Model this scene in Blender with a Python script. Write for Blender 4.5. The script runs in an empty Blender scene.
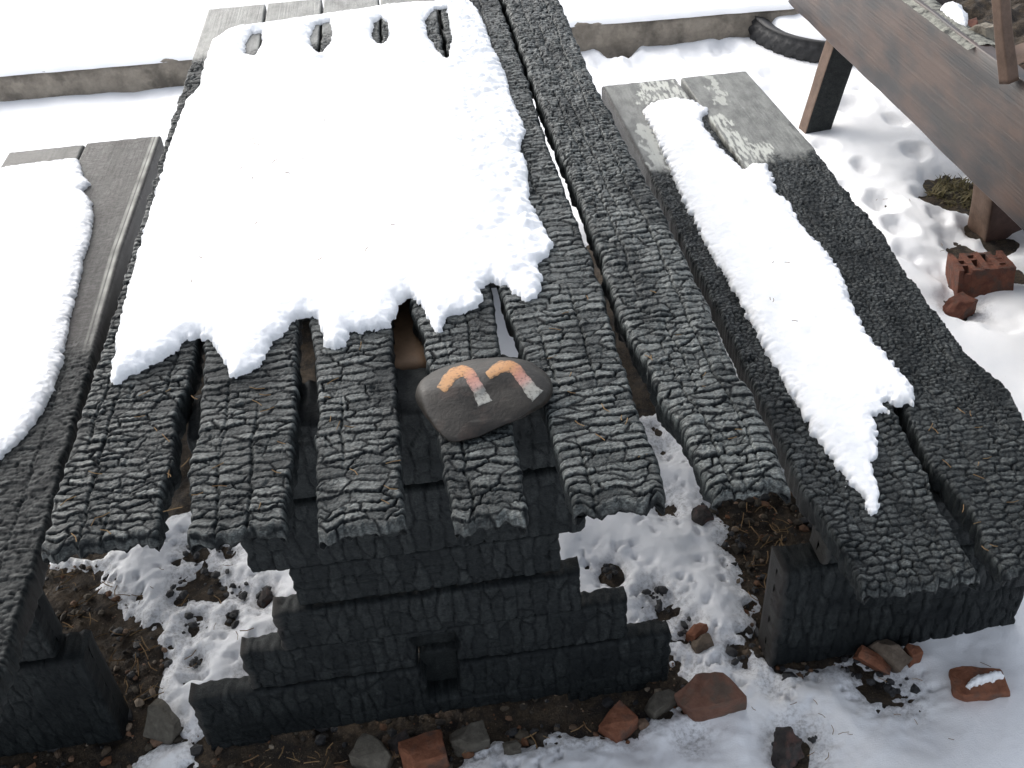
import bpy, bmesh, math, random
import numpy as np
from mathutils import Vector, Matrix, Euler
from mathutils.bvhtree import BVHTree
from mathutils.geometry import delaunay_2d_cdt

random.seed(7)
S = bpy.context.scene
COL = S.collection

# ------------------------------------------------------------------ camera
F = 1020.6
CP = np.array([0.05553, -0.81026, 1.57558])
FW = np.array([0.06106838, 0.7812181, -0.62126398])
RT = np.array([0.99072883, -0.12311805, -0.05743105])
UP = np.array([0.12135498, 0.61199691, 0.78149392])
cam_d = bpy.data.cameras.new('camera')
cam = bpy.data.objects.new('camera', cam_d)
COL.objects.link(cam)
m = Matrix(((RT[0], UP[0], -FW[0], CP[0]), (RT[1], UP[1], -FW[1], CP[1]), (RT[2], UP[2], -FW[2], CP[2]), (0, 0, 0, 1)))
cam.matrix_world = m
cam_d.sensor_width = 36.0
cam_d.lens = F / 1024 * 36.0
cam_d.clip_start = 0.02
cam_d.clip_end = 500
S.camera = cam

# ------------------------------------------------------------------ light
SUN_AZ, SUN_EL = math.radians(-38), math.radians(38)      # far left, veiled by thin cloud
sd_ = Vector((math.sin(SUN_AZ) * math.cos(SUN_EL), math.cos(SUN_AZ) * math.cos(SUN_EL), math.sin(SUN_EL)))
sl = bpy.data.lights.new('sun', 'SUN')
sl.energy = 1.0
sl.angle = math.radians(70)
sl.color = (1.0, 0.975, 0.94)
sun = bpy.data.objects.new('sun', sl)
COL.objects.link(sun)
sun.rotation_euler = (-sd_).to_track_quat('-Z', 'Y').to_euler()
W = bpy.data.worlds.new('World')
S.world = W
W.use_nodes = True
nt = W.node_tree
bg = nt.nodes['Background']
sky = nt.nodes.new('ShaderNodeTexSky')
sky.sky_type = 'NISHITA'
sky.sun_disc = False
sky.sun_elevation = SUN_EL
sky.sun_rotation = SUN_AZ
sky.dust_density = 3.0
sky.air_density = 1.0
hs = nt.nodes.new('ShaderNodeHueSaturation')
hs.inputs['Saturation'].default_value = 0.38
nt.links.new(sky.outputs[0], hs.inputs['Color'])
nt.links.new(hs.outputs[0], bg.inputs[0])
bg.inputs[1].default_value = 0.15
S.view_settings.view_transform = 'Standard'
S.view_settings.look = 'None'
S.view_settings.gamma = 1
S.view_settings.exposure = 0.95


# ------------------------------------------------------------------ pixel <-> place
def ray(u, v):
    return FW * F + RT * (u - 512) - UP * (v - 384)


def at_z(u, v, z):
    d = ray(u, v)
    return CP + d * ((z - CP[2]) / d[2])


def at_y(u, v, y):
    d = ray(u, v)
    return CP + d * ((y - CP[1]) / d[1])


def poly_z(pts, z):
    return np.array([at_z(u, v, z)[:2] for u, v in pts])


# ------------------------------------------------------------------ numpy noise
def h01(ix, iy, seed):
    n = (ix.astype(np.int64) * 374761393 + iy.astype(np.int64) * 668265263 + seed * 1274126177) & 0xFFFFFFFF
    n = ((n ^ (n >> 13)) * 1274126177) & 0xFFFFFFFF
    n = ((n ^ (n >> 16)) * 2246822519) & 0xFFFFFFFF
    n = n ^ (n >> 15)
    return (n & 0xFFFFFF) / float(0x1000000)


def vn(x, y, seed=0):
    """gradient noise about -1..1"""
    x = np.asarray(x, float); y = np.asarray(y, float)
    x, y = np.broadcast_arrays(x, y)
    ix, iy = np.floor(x).astype(np.int64), np.floor(y).astype(np.int64)
    fx, fy = x - ix, y - iy
    ux, uy = fx * fx * fx * (fx * (fx * 6 - 15) + 10), fy * fy * fy * (fy * (fy * 6 - 15) + 10)

    def g(dx, dy):
        a = h01(ix + dx, iy + dy, seed) * 2 * np.pi
        return np.cos(a) * (fx - dx) + np.sin(a) * (fy - dy)
    a = g(0, 0) * (1 - ux) + g(1, 0) * ux
    b = g(0, 1) * (1 - ux) + g(1, 1) * ux
    return (a * (1 - uy) + b * uy) * 1.5


def fbm(x, y, seed=0, o=4):
    r = 0; a = 1; f = 1
    for k in range(o):
        r = r + a * vn(np.asarray(x) * f, np.asarray(y) * f, seed + k * 17)
        a *= .5; f *= 2.03
    return r


def sst(a, b, x):
    t = np.clip((x - a) / (b - a), 0, 1)
    return t * t * (3 - 2 * t)


def cells(t, s, sx, sy, seed, jit=.85):
    """anisotropic Voronoi: distance (metres) to nearest crack, and a random per cell"""
    a, b = t / sx, s / sy
    row = np.floor(b).astype(np.int64)
    best1 = np.full(a.shape, 1e9); best2 = np.full(a.shape, 1e9)
    p1 = np.zeros(a.shape + (2,)); p2 = np.zeros(a.shape + (2,)); rid = np.zeros(a.shape)
    for dj in (-2, -1, 0, 1, 2):
        jy = row + dj
        off = h01(jy, jy * 0 + 5, seed + 3)
        ci = np.floor(a - off).astype(np.int64)
        for di in (-2, -1, 0, 1, 2):
            ix = ci + di
            px = ix + off + .5 + (h01(ix, jy, seed) - .5) * jit
            py = jy + .5 + (h01(ix, jy, seed + 1) - .5) * jit * .8
            d = (a - px) ** 2 + (b - py) ** 2
            r = h01(ix, jy, seed + 2)
            c1 = d < best1
            c2 = (~c1) & (d < best2)
            best2 = np.where(c1, best1, np.where(c2, d, best2))
            p2[..., 0] = np.where(c1, p1[..., 0], np.where(c2, px, p2[..., 0]))
            p2[..., 1] = np.where(c1, p1[..., 1], np.where(c2, py, p2[..., 1]))
            best1 = np.where(c1, d, best1)
            p1[..., 0] = np.where(c1, px, p1[..., 0]); p1[..., 1] = np.where(c1, py, p1[..., 1])
            rid = np.where(c1, r, rid)
    gx = (p2[..., 0] - p1[..., 0]) / sx; gy = (p2[..., 1] - p1[..., 1]) / sy
    dist = (best2 - best1) / (2 * np.sqrt(gx * gx + gy * gy) + 1e-9)
    return dist, rid, (b - p1[..., 1])


def poly_sd(P, x, y):
    """signed distance to polygon, + inside"""
    x = np.asarray(x, float); y = np.asarray(y, float)
    d = np.full(x.shape, 1e9); ins = np.zeros(x.shape, bool)
    n = len(P)
    for i in range(n):
        ax, ay = P[i]; bx, by = P[(i + 1) % n]
        ex, ey = bx - ax, by - ay
        wx, wy = x - ax, y - ay
        t = np.clip((wx * ex + wy * ey) / (ex * ex + ey * ey + 1e-12), 0, 1)
        d = np.minimum(d, (wx - ex * t) ** 2 + (wy - ey * t) ** 2)
        if ay != by:
            c = ((ay > y) != (by > y)) & (x < (bx - ax) * (y - ay) / (by - ay) + ax)
            ins ^= c
    d = np.sqrt(d)
    return np.where(ins, d, -d)


# ------------------------------------------------------------------ objects
def mesh_np(name, V, quads=None, tris=None, attrs=None, mat=None, parent=None, smooth=True):
    V = np.asarray(V, np.float32)
    me = bpy.data.meshes.new(name)
    nq = 0 if quads is None else len(quads); ntr = 0 if tris is None else len(tris)
    loops = []
    if nq: loops.append(np.asarray(quads, np.int32).ravel())
    if ntr: loops.append(np.asarray(tris, np.int32).ravel())
    loops = np.concatenate(loops)
    me.vertices.add(len(V)); me.vertices.foreach_set('co', V.ravel())
    me.loops.add(len(loops)); me.loops.foreach_set('vertex_index', loops)
    me.polygons.add(nq + ntr)
    st = np.concatenate([np.arange(nq) * 4, nq * 4 + np.arange(ntr) * 3]).astype(np.int32)
    me.polygons.foreach_set('loop_start', st)
    me.polygons.foreach_set('use_smooth', np.full(nq + ntr, smooth, bool))
    me.update(calc_edges=True)
    for k, a in (attrs or {}).items():
        a = np.asarray(a, np.float32)
        if a.ndim == 1:
            me.attributes.new(k, 'FLOAT', 'POINT').data.foreach_set('value', a)
        else:
            me.attributes.new(k, 'FLOAT_VECTOR', 'POINT').data.foreach_set('vector', a.ravel())
    me.validate()
    if mat: me.materials.append(mat)
    o = bpy.data.objects.new(name, me)
    COL.objects.link(o)
    if parent: o.parent = parent
    return o


def mesh_bm(name, bm, mat=None, parent=None, smooth=False):
    me = bpy.data.meshes.new(name)
    bm.normal_update()
    bm.to_mesh(me); bm.free()
    for p in me.polygons: p.use_smooth = smooth
    if mat: me.materials.append(mat)
    o = bpy.data.objects.new(name, me)
    COL.objects.link(o)
    if parent: o.parent = parent
    return o


def tag(o, label=None, cat=None, group=None, kind=None):
    if label: o['label'] = label
    if cat: o['category'] = cat
    if group: o['group'] = group
    if kind: o['kind'] = kind
    return o


def thing(name, label, cat, loc=(0, 0, 0), group=None):
    o = bpy.data.objects.new(name, None)
    o.empty_display_size = .05
    COL.objects.link(o); o.location = loc
    o['_base'] = 1
    del o['_base']
    return tag(o, label, cat, group)


def adopt(child, parent):
    """child is built in world coordinates; keep it there under an empty"""
    child.parent = parent
    child.matrix_parent_inverse = Matrix.Translation(-Vector(parent.location))
    return child


# ------------------------------------------------------------------ materials
class NT:
    def __init__(s, name):
        s.m = bpy.data.materials.new(name); s.m.use_nodes = True
        s.t = s.m.node_tree; s.b = s.t.nodes['Principled BSDF']

    def n(s, kind, **kw):
        o = s.t.nodes.new('ShaderNode' + kind)
        for k, v in kw.items():
            if k in o.inputs.keys(): o.inputs[k].default_value = v
            else: setattr(o, k, v)
        return o

    def l(s, a, b): s.t.links.new(a, b)

    def attr(s, name, vec=False):
        o = s.n('Attribute', attribute_name=name)
        return o.outputs['Vector'] if vec else o.outputs['Fac']

    def noise(s, scale, detail=4, rough=.55, vec=None, mul=None):
        o = s.n('TexNoise', Scale=scale, Detail=detail, Roughness=rough)
        if vec is not None:
            if mul:
                mm = s.n('VectorMath', operation='MULTIPLY'); s.l(vec, mm.inputs[0]); mm.inputs[1].default_value = mul
                vec = mm.outputs[0]
            s.l(vec, o.inputs['Vector'])
        return o.outputs['Fac']

    def ramp(s, fac, stops):
        o = s.n('ValToRGB')
        e = o.color_ramp.elements
        while len(e) < len(stops): e.new(.5)
        for i, (p, c) in enumerate(stops):
            e[i].position = p
            e[i].color = (c, c, c, 1) if isinstance(c, (int, float)) else tuple(c) + (1,)
        s.l(fac, o.inputs[0])
        return o.outputs[0]

    def mix(s, f, a, b, mode='MIX'):
        o = s.n('Mix', data_type='RGBA', blend_type=mode)
        for sock, v in ((o.inputs[0], f), (o.inputs[6], a), (o.inputs[7], b)):
            if isinstance(v, (int, float)): sock.default_value = v if sock.type == 'VALUE' else (v, v, v, 1)
            elif isinstance(v, tuple): sock.default_value = v + (1,)
            else: s.l(v, sock)
        return o.outputs[2]

    def math(s, op, a, b=0.0):
        o = s.n('Math', operation=op)
        for i, v in enumerate((a, b)):
            if isinstance(v, (int, float)): o.inputs[i].default_value = v
            else: s.l(v, o.inputs[i])
        return o.outputs[0]

    def bump(s, h, dist, strength=1.0, prev=None):
        o = s.n('Bump', Strength=strength, Distance=dist)
        s.l(h, o.inputs['Height'])
        if prev is not None: s.l(prev, o.inputs['Normal'])
        return o.outputs[0]

    def out(s, col=None, rough=None, normal=None, spec=None):
        if col is not None:
            if isinstance(col, tuple): s.b.inputs['Base Color'].default_value = col + (1,)
            else: s.l(col, s.b.inputs['Base Color'])
        if rough is not None:
            if isinstance(rough, (int, float)): s.b.inputs['Roughness'].default_value = rough
            else: s.l(rough, s.b.inputs['Roughness'])
        if normal is not None: s.l(normal, s.b.inputs['Normal'])
        if spec is not None: s.b.inputs['Specular IOR Level'].default_value = spec
        return s.m


def make_wood():
    """one wood: grain runs along attribute grain.x; burn 0..1 turns it to char, ash = grey film on the char,
    tone picks fresh-grey .. scorched brown, pale = bare bleached fibre, plus painted wet glare"""
    n = NT('burnt_wood')
    g = n.attr('grain', True)
    burn, ash, tone, pale = n.attr('burn'), n.attr('ash'), n.attr('tone'), n.attr('pale')
    fib = n.noise(1, 5, .6, g, (7, 230, 90))
    blot = n.noise(14, 4, .6, g, (1, 2.2, 1))
    grey = n.mix(fib, (.115, .117, .107), (.27, .275, .25))
    brown = n.mix(fib, (.022, .0205, .020), (.048, .043, .041))
    wood = n.mix(tone, grey, brown)
    wood = n.mix(n.ramp(blot, [(.40, 0), (.62, .7)]), wood, (.05, .05, .046))
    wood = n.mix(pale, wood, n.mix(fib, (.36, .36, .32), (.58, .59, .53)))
    fine = n.noise(420, 4, .65, g, (1, .7, 1))
    mid = n.noise(60, 5, .6, g, (1.4, .7, 1))
    streak = n.noise(420, 3, .6, g, (1.7, .45, 1))
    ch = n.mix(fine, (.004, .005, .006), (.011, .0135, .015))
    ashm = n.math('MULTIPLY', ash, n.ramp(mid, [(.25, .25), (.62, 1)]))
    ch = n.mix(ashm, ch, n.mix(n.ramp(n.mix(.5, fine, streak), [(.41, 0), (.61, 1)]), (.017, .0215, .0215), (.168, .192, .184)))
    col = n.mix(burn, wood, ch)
    rough = n.mix(burn, n.mix(fib, .27, .5), n.mix(mid, .36, .62))
    b1 = n.bump(n.noise(620, 3, .65, g, (1.3, .8, 1)), .0016, .9)
    b2 = n.n('Bump', Distance=.0022); n.l(n.noise(230, 4, .65, g, (.7, 1, 1)), b2.inputs['Height']); n.l(b1, b2.inputs['Normal'])
    n.l(n.math('MULTIPLY', burn, .55), b2.inputs['Strength'])
    sp = n.n('Mix', data_type='FLOAT'); n.l(ashm, sp.inputs[0]); sp.inputs[2].default_value = .08; sp.inputs[3].default_value = .75
    n.l(n.math('ADD', sp.outputs[0], n.math('MULTIPLY', n.math('SUBTRACT', 1.0, burn), n.math('MULTIPLY', n.math('SUBTRACT', 1.0, tone), .28))), n.b.inputs['Specular IOR Level'])
    rough = n.mix(n.math('MULTIPLY', ashm, burn), rough, .34)
    return n.out(col, rough, b2.outputs[0])


def make_snow(name='snow'):
    n = NT(name)
    tc = n.n('TexCoord').outputs['Object']
    a = n.noise(420, 3, .7, tc)
    b = n.noise(70, 4, .6, tc)
    c = n.noise(12, 3, .5, tc)
    dty = n.attr('dirty')
    dirt = n.ramp(n.noise(240, 2, .5, tc), [(.80, 0), (.84, 1)])
    col = n.mix(n.ramp(c, [(.35, 0), (.7, 1)]), (.86, .87, .885), (.90, .905, .91))
    col = n.mix(dirt, col, (.30, .27, .24))
    sp2 = n.noise(130, 5, .7, tc)
    dm = n.math('MULTIPLY', dty, n.ramp(sp2, [(.44, 0), (.66, 1)]))
    col = n.mix(dm, col, (.10, .085, .07))
    nn = n.bump(a, .0016, .7)
    nn = n.bump(b, .0022, .35, nn)
    return n.out(col, .62, nn, .25)


def make_soil():
    n = NT('soil')
    tc = n.n('TexCoord').outputs['Object']
    a = n.noise(160, 5, .7, tc); b = n.noise(28, 5, .6, tc); c = n.noise(380, 2, .6, tc)
    col = n.mix(n.ramp(a, [(.3, 0), (.7, 1)]), (.028, .021, .015), (.105, .076, .048))
    col = n.mix(n.ramp(b, [(.4, 0), (.62, 1)]), col, (.022, .018, .015))
    col = n.mix(n.ramp(c, [(.63, 0), (.74, 1)]), col, (.22, .17, .11))
    nn = n.bump(a, .006, .9); nn = n.bump(c, .003, .8, nn)
    return n.out(col, .8, nn, .3)


def simple(name, c1, c2, scale=40, rough=.75, bump=.003, c3=None, spec=.3, rand=False):
    n = NT(name)
    tc = n.n('TexCoord').outputs['Object']
    a = n.noise(scale, 6, .65, tc); b = n.noise(scale * 6, 4, .6, tc)
    col = n.mix(n.ramp(a, [(.32, 0), (.68, 1)]), c1, c2)
    if c3 is not None: col = n.mix(n.ramp(n.noise(scale * .6, 4, .6, tc), [(.5, 0), (.64, 1)]), col, c3)
    col = n.mix(.5, col, n.mix(b, .35, 1.0), 'MULTIPLY')
    if rand:
        r = n.attr('shade')
        col = n.mix(1.0, col, n.ramp(r, [(0, (.25, .24, .24)), (.45, (.8, .75, .65)), (.7, (1.5, .8, .5)), (1, (2.2, 2.1, 1.9))]), 'MULTIPLY')
    nn = n.bump(a, bump * 1.6, .8); nn = n.bump(b, bump * .5, .8, nn)
    return n.out(col, rough, nn, spec)


WOOD = make_wood()
SNOW = make_snow()
SOIL = make_soil()
BRICK = simple('red_brick', (.10, .037, .025), (.19, .075, .046), 38, .85, .004, (.085, .055, .045))
ORANGE = simple('orange_brick', (.17, .066, .036), (.30, .125, .07), 38, .85, .004, (.13, .075, .055))
BLOCK = simple('dusty_red_stone', (.13, .062, .042), (.22, .115, .08), 30, .85, .004, (.12, .085, .065))
BROWNSTONE = simple('brown_stone', (.10, .075, .055), (.19, .15, .115), 50, .8, .003)
GREYSTONE = simple('grey_stone', (.085, .076, .061), (.165, .150, .122), 60, .8, .003)
BLACKSTONE = simple('sooty_stone', (.02, .018, .018), (.07, .06, .055), 50, .8, .004, (.11, .06, .05))
BEIGESTONE = simple('beige_stone', (.22, .19, .15), (.38, .34, .27), 40, .85, .004, (.12, .10, .08))
KERBM = simple('kerb_stone', (.22, .19, .155), (.40, .35, .285), 14, .9, .005, (.16, .14, .115))
RUBBER = simple('tyre_rubber', (.012, .012, .013), (.03, .03, .031), 60, .6, .001, spec=.5)
PEBBLE = simple('pebble', (.08, .07, .06), (.16, .14, .115), 90, .8, .001, rand=True)
CHARBIT = simple('charcoal', (.012, .012, .013), (.04, .04, .042), 90, .55, .004, spec=.5)
ASHM = simple('ash_crust', (.17, .17, .15), (.36, .36, .31), 60, .9, .004, (.06, .06, .055))
NEEDLE = simple('dry_needle', (.17, .095, .042), (.32, .21, .10), 30, .7, .0005)
GRASSM = simple('withered_grass', (.07, .065, .025), (.20, .16, .075), 30, .7, .0005)


# ------------------------------------------------------------------ plank builder
ORI = {'y': (Vector((0, 1, 0)), Vector((1, 0, 0)), Vector((0, 0, 1))),      # grain, across, face normal
       'x': (Vector((1, 0, 0)), Vector((0, 0, 1)), Vector((0, -1, 0)))}


def curve(pts):
    a = np.array(sorted(pts)); return lambda s: np.interp(s, a[:, 0], a[:, 1])


def plank(parent, s_grid, L, R, h0, thick, ncol, seed, burn, ori='y', sx=.034, sy=.0125, depth=.0062, cw=.00115, sideb=(1, 1),
          edge_r=.006, end_j=(.008, .003), long_cracks=3, tone=0.0, pale=None, scal=.003, jit=.85, hfun=None, name='plank',
          warp=1.0, lump=.0025, ash_k=1.0, fine_from=None):
    s = np.asarray(s_grid, float)
    u = np.linspace(-1, 1, ncol)
    Sg, U = np.meshgrid(s, u, indexing='ij')
    Lc, Rc = L(s), R(s)
    bL = burn(s, Lc); bR = burn(s, Rc)
    Lc = Lc + bL * (scal * vn(s / .014, s * 0 + seed, seed) + scal * 1.3 * vn(s / .05, s * 0, seed + 5))
    Rc = Rc + bR * (scal * vn(s / .014, s * 0 + seed, seed + 9) + scal * 1.3 * vn(s / .05, s * 0, seed + 6))
    half = (Rc - Lc)[:, None] * .5
    T = (Lc + Rc)[:, None] * .5 + U * half
    B = np.clip(burn(Sg, T), 0, 1)
    so, to = Sg + seed * 3.1, T + seed * 1.7
    wx = warp * (.0026 * vn(so / .03, to / .03, seed + 1) + .0012 * vn(so / .005, to / .005, seed + 2))
    wy = warp * (.0034 * vn(so / .05, to / .03, seed + 3) + .0013 * vn(so / .006, to / .005, seed + 4))
    d1, rid, ph = cells(to + wx, so + wy, sx, sy, seed, jit)
    if fine_from is not None:
        d2, rid2, ph2 = cells(to + wx, so + wy, sx * .55, sy * .68, seed + 50)
        k = sst(fine_from[0], fine_from[1], Sg + .12 * vn(so / .1, to / .06, seed + 8))
        d1 = np.where(k > .5, d2, d1); rid = np.where(k > .5, rid2, rid); ph = np.where(k > .5, ph2, ph)
    cwv = cw * (.55 + .9 * rid)
    crack = np.exp(-(d1 / cwv) ** 2)
    pillow = np.exp(-d1 / .0022)
    H = -depth * crack * (.14 + 1.0 * sst(-.35, .6, vn(so / .022, to / .05, seed + 16)) ** 1.5) - .0006 * pillow
    d3, rid3, _p3 = cells(to + wx * 1.6, so + wy * 1.6, sx * .42, sy * .52, seed + 77)
    H -= .0016 * np.exp(-(d3 / .0009) ** 2) * sst(-.3, .4, vn(so / .05, to / .04, seed + 17)) + .0008 * (rid3 - .5)
    H += .0022 * (rid - .5) - .0018 * ph * (.3 + rid)
    for k in range(long_cracks):
        u0 = -0.75 + 1.5 * (k + .5 + .5 * (random.random() - .5)) / max(1, long_cracks)
        tl = (Lc + Rc)[:, None] * .5 + half * u0 + .004 * vn(Sg / .16, Sg * 0, seed + 30 + k) + .0012 * vn(Sg / .02, Sg * 0, seed + 40 + k)
        on = sst(-.25, .15, vn(Sg / .22, Sg * 0 + k * 3.3, seed + 60))
        H -= .0045 * on * np.exp(-((T - tl) / .0014) ** 2)
    H += lump * fbm(so / .05, to / .035, seed + 11, 3) + .00055 * vn(so / .0042, to / .0042, seed + 12)
    pits = sst(.62, .85, vn(so / .022, to / .018, seed + 13))
    H -= .004 * pits
    H = H * B + (1 - B) * .0004 * vn(so / .2, to / .004, seed + 14)
    e = (1 - np.abs(U)) * half
    er = .004 + (edge_r - .004) * np.where(U < 0, bL[:, None], bR[:, None])
    q = np.clip(1 - e / er, 0, 1)
    H -= er * (1 - np.sqrt(np.clip(1 - q * q, 0, 1)))
    # ragged ends
    ds0 = Sg - s[0]; ds1 = s[-1] - Sg
    S2 = Sg.copy()
    for dd, sg, jj, key in ((ds0, 1, end_j[0], 70), (ds1, -1, end_j[1], 80)):
        b_end = 1.0 if jj > .004 else .15
        S2 += sg * jj * (vn(T / .022, T * 0, seed + key) + .3 * vn(T / .008, T * 0, seed + key + 1)) * np.exp(-dd / .04)
        rr = .003 + (.010 if sg > 0 else .009) * b_end
        q = np.clip(1 - dd / rr, 0, 1)
        H -= rr * (1 - np.sqrt(np.clip(1 - q * q, 0, 1)))
    if hfun is not None: H = H + hfun(Sg, T)
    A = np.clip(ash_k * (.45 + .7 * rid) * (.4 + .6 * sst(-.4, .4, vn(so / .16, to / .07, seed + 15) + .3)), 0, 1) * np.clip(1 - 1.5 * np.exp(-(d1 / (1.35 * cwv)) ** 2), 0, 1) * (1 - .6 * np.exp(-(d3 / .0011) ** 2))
    PL = pale(Sg, T) if pale is not None else np.zeros_like(T)
    # cross-section columns: right side rows, bottom, left side rows
    sidek = [.35, .62, .85, 1.0]
    cols_t, cols_h, cols_b, cols_a, cols_p = [T], [H], [B], [A], [PL]

    def side(ti, hi, bi, sgn, sd):
        for f in sidek:
            hh = hi * (1 - f) + (-thick * (1 - (.38 * np.exp(-(s - s[0]) / .05) if end_j[0] > .005 else 0)) + .004 * bi * vn(s / .03, s * 0 + f, seed + sd)) * f
            inn = sgn * bi * (.004 * f * f + .0045 * vn(s / .011, s * 0 + f * 2.0, seed + sd + 1) + .006 * f * vn(s / .05, s * 0 + f, seed + sd + 2))
            yield (ti - inn)[:, None], hh[:, None], bi[:, None]
    rs = list(side(T[:, -1], H[:, -1], B[:, -1] * np.maximum(sideb[1], sst(.30, .12, s - s[0])), 1, 90))
    ls = list(side(T[:, 0], H[:, 0], B[:, 0] * np.maximum(sideb[0], sst(.30, .12, s - s[0])), -1, 95))[::-1]
    nbm = 11
    bt, bh, bs_ = [], [], []
    rt_, lf_ = rs[-1], ls[0]
    endk_ = np.exp(-(s - s[0]) / .03)[:, None] if end_j[0] > .005 else 0 * s[:, None]
    for kq in range(1, nbm + 1):
        f = kq / (nbm + 1)
        tb = rt_[0] * (1 - f) + lf_[0] * f
        bt.append(tb)
        bh.append(rt_[1] * (1 - f) + lf_[1] * f + endk_ * (.004 + .006 * vn(tb / .016, s[:, None] / .03, seed + 36)))
        bs_.append(S2[:, :1] * 0 + s[:, None] + endk_ * (.012 + .009 * vn(tb / .014, tb * 0, seed + 37)))
    bb_ = B[:, :1] * 0 + np.maximum(B[:, :1] * sideb[0], B[:, -1:] * sideb[1])
    S2 = np.concatenate([S2] + [S2[:, -1:]] * 4 + bs_ + [S2[:, :1]] * 4, 1)
    mids = [(x_, y_, bb_) for x_, y_ in zip(bt, bh)]
    for a, b, c in rs + mids + ls:
        cols_t.append(a); cols_h.append(b); cols_b.append(c); cols_a.append(c * .15); cols_p.append(c * 0)
    T, H, B, A, PL = [np.concatenate(k, 1) for k in (cols_t, cols_h, cols_b, cols_a, cols_p)]
    g, a, nn = ORI[ori]
    hb = h0 if not callable(h0) else h0
    off = hb
    V = S2[..., None] * np.array(g) + T[..., None] * np.array(a) + H[..., None] * np.array(nn) + np.array(off)
    ns, nc = T.shape
    idx = np.arange(ns * nc).reshape(ns, nc)
    nx = np.roll(idx, -1, axis=1)
    quads = np.stack([idx[:-1], nx[:-1], nx[1:], idx[1:]], -1).reshape(-1, 4)
    Vf = V.reshape(-1, 3)
    N0 = len(Vf)
    add_v, add_q = [], []
    base_i = {0: idx[0], 1: idx[-1]}
    for endk, ridx, sg in ((0, 0, 1), (1, -1, -1)):
        hm = .5 * (H[ridx].max() + H[ridx].min())
        prev = base_i[endk]
        jj = end_j[endk] * (1 if end_j[endk] > .005 else .25)
        for f in (.3, .6, 1.0):
            hh = H[ridx] * (1 - f) + hm * f
            tt = T[ridx] * (1 - .06 * f) + T[ridx].mean() * .06 * f
            ss_ = S2[ridx] + sg * jj * (.5 * f + .9 * f * vn(tt / .012, hh / .010 + f * 3, seed + 33) + .25 * vn(tt / .005, hh / .005 + f, seed + 34))
            pts = ss_[:, None] * np.array(g) + tt[:, None] * np.array(a) + hh[:, None] * np.array(nn) + np.array(off)
            cur = np.arange(nc) + N0 + len(add_v) * nc
            add_v.append(pts)
            pn, cn = np.roll(prev, -1), np.roll(cur, -1)
            q_ = np.stack([prev, cur, cn, pn], -1)
            add_q.append(q_ if endk == 0 else q_[:, ::-1])
            prev = cur
    Vf = np.vstack([Vf] + add_v)
    quads = np.vstack([quads] + add_q)
    tr = None
    if g.cross(a).dot(nn) < 0:
        quads = quads[:, ::-1]
    quads = quads[:, ::-1]
    def ext(x): return np.concatenate([x.ravel(), np.tile(x[0], 3), np.tile(x[-1], 3)])
    dk = .25 if end_j[0] > .005 else 1.0
    grain = np.stack([ext(S2 + seed * 1.3), ext(T + seed * .7), ext(H)], -1)
    grain[ns * nc:, 2] += np.repeat(np.tile([.01, .02, .03], 2), nc)
    tn = tone(S2, T) if callable(tone) else np.full(T.shape, float(tone))
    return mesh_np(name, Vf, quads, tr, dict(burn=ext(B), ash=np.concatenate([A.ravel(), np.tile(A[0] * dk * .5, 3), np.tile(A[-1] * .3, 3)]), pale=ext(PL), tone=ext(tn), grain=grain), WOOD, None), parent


def add(res):
    o, p = res
    if p is not None: adopt(o, p)
    return o


def sgrid(y0, y1, d0=.0014, d1=.0036, hid=None):
    out = [y0]; y = y0
    while y < y1:
        y += .008 if hid and hid[0] < y < hid[1] else d0 + (d1 - d0) * min(1, max(0, (y - y0) / 1.3)); out.append(y)
    out[-1] = y1
    return np.array(out)


def edge(pts, z, y0=None, y1=None, x0=None, x1=None):
    q = [(at_z(u, v, z)[1], at_z(u, v, z)[0]) for u, v in pts]
    if y0 is not None: q.append((y0, x0))
    if y1 is not None: q.append((y1, x1))
    return curve(q)


# ------------------------------------------------------------------ picnic table
ZT, P = .75, .145
YF = 1.905
table = thing('picnic_table', 'burnt plank picnic table, blackened and cracked, half covered with snow', 'table', (0, 1.0, 0))
Ls = [[(167, 133), (117, 300), (85, 400), (60, 480), (40, 545)],
      [(258, 62), (236, 180), (204, 330), (202, 387), (197, 435), (188, 462), (189, 506), (188, 540)],
      [(320, 50), (314, 180), (309, 322), (316, 363), (318, 414), (316, 441), (316, 503), (315, 528)],
      [(382, 50), (393, 180), (412, 310), (425, 340), (430, 390), (442, 455), (448, 489), (452, 522)],
      [(442, 20), (472, 180), (501, 294), (513, 325), (526, 356), (548, 417), (559, 462), (574, 510)],
      [(504, 0), (531, 79), (552, 133), (579, 198), (600, 253), (610, 288), (627, 332), (644, 356), (662, 400), (683, 426), (697, 462), (712, 490)]]
Rs = [[(257, 60), (232, 180), (197, 339), (186, 387), (174, 414), (173, 455), (164, 482), (159, 506), (157, 538)],
      [(318, 48), (311, 180), (297, 329), (296, 387), (292, 455), (284, 510), (281, 532)],
      [(380, 48), (390, 180), (391, 329), (393, 352), (398, 421), (401, 462), (403, 525)],
      [(438, 20), (469, 180), (491, 288), (495, 318), (503, 370), (514, 431), (521, 472), (527, 515)],
      [(499, 0), (526, 75), (545, 137), (574, 212), (592, 260), (603, 290), (613, 332), (627, 373), (641, 421), (658, 455), (663, 485)],
      [(560, 0), (579, 44), (596, 85), (617, 123), (637, 161), (665, 212), (688, 260), (712, 308), (720, 332), (737, 370), (753, 390), (773, 435), (788, 478)]]
FR = [(103, 545), (236, 536), (358, 531), (487, 523), (612, 508), (745, 491)]
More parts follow.
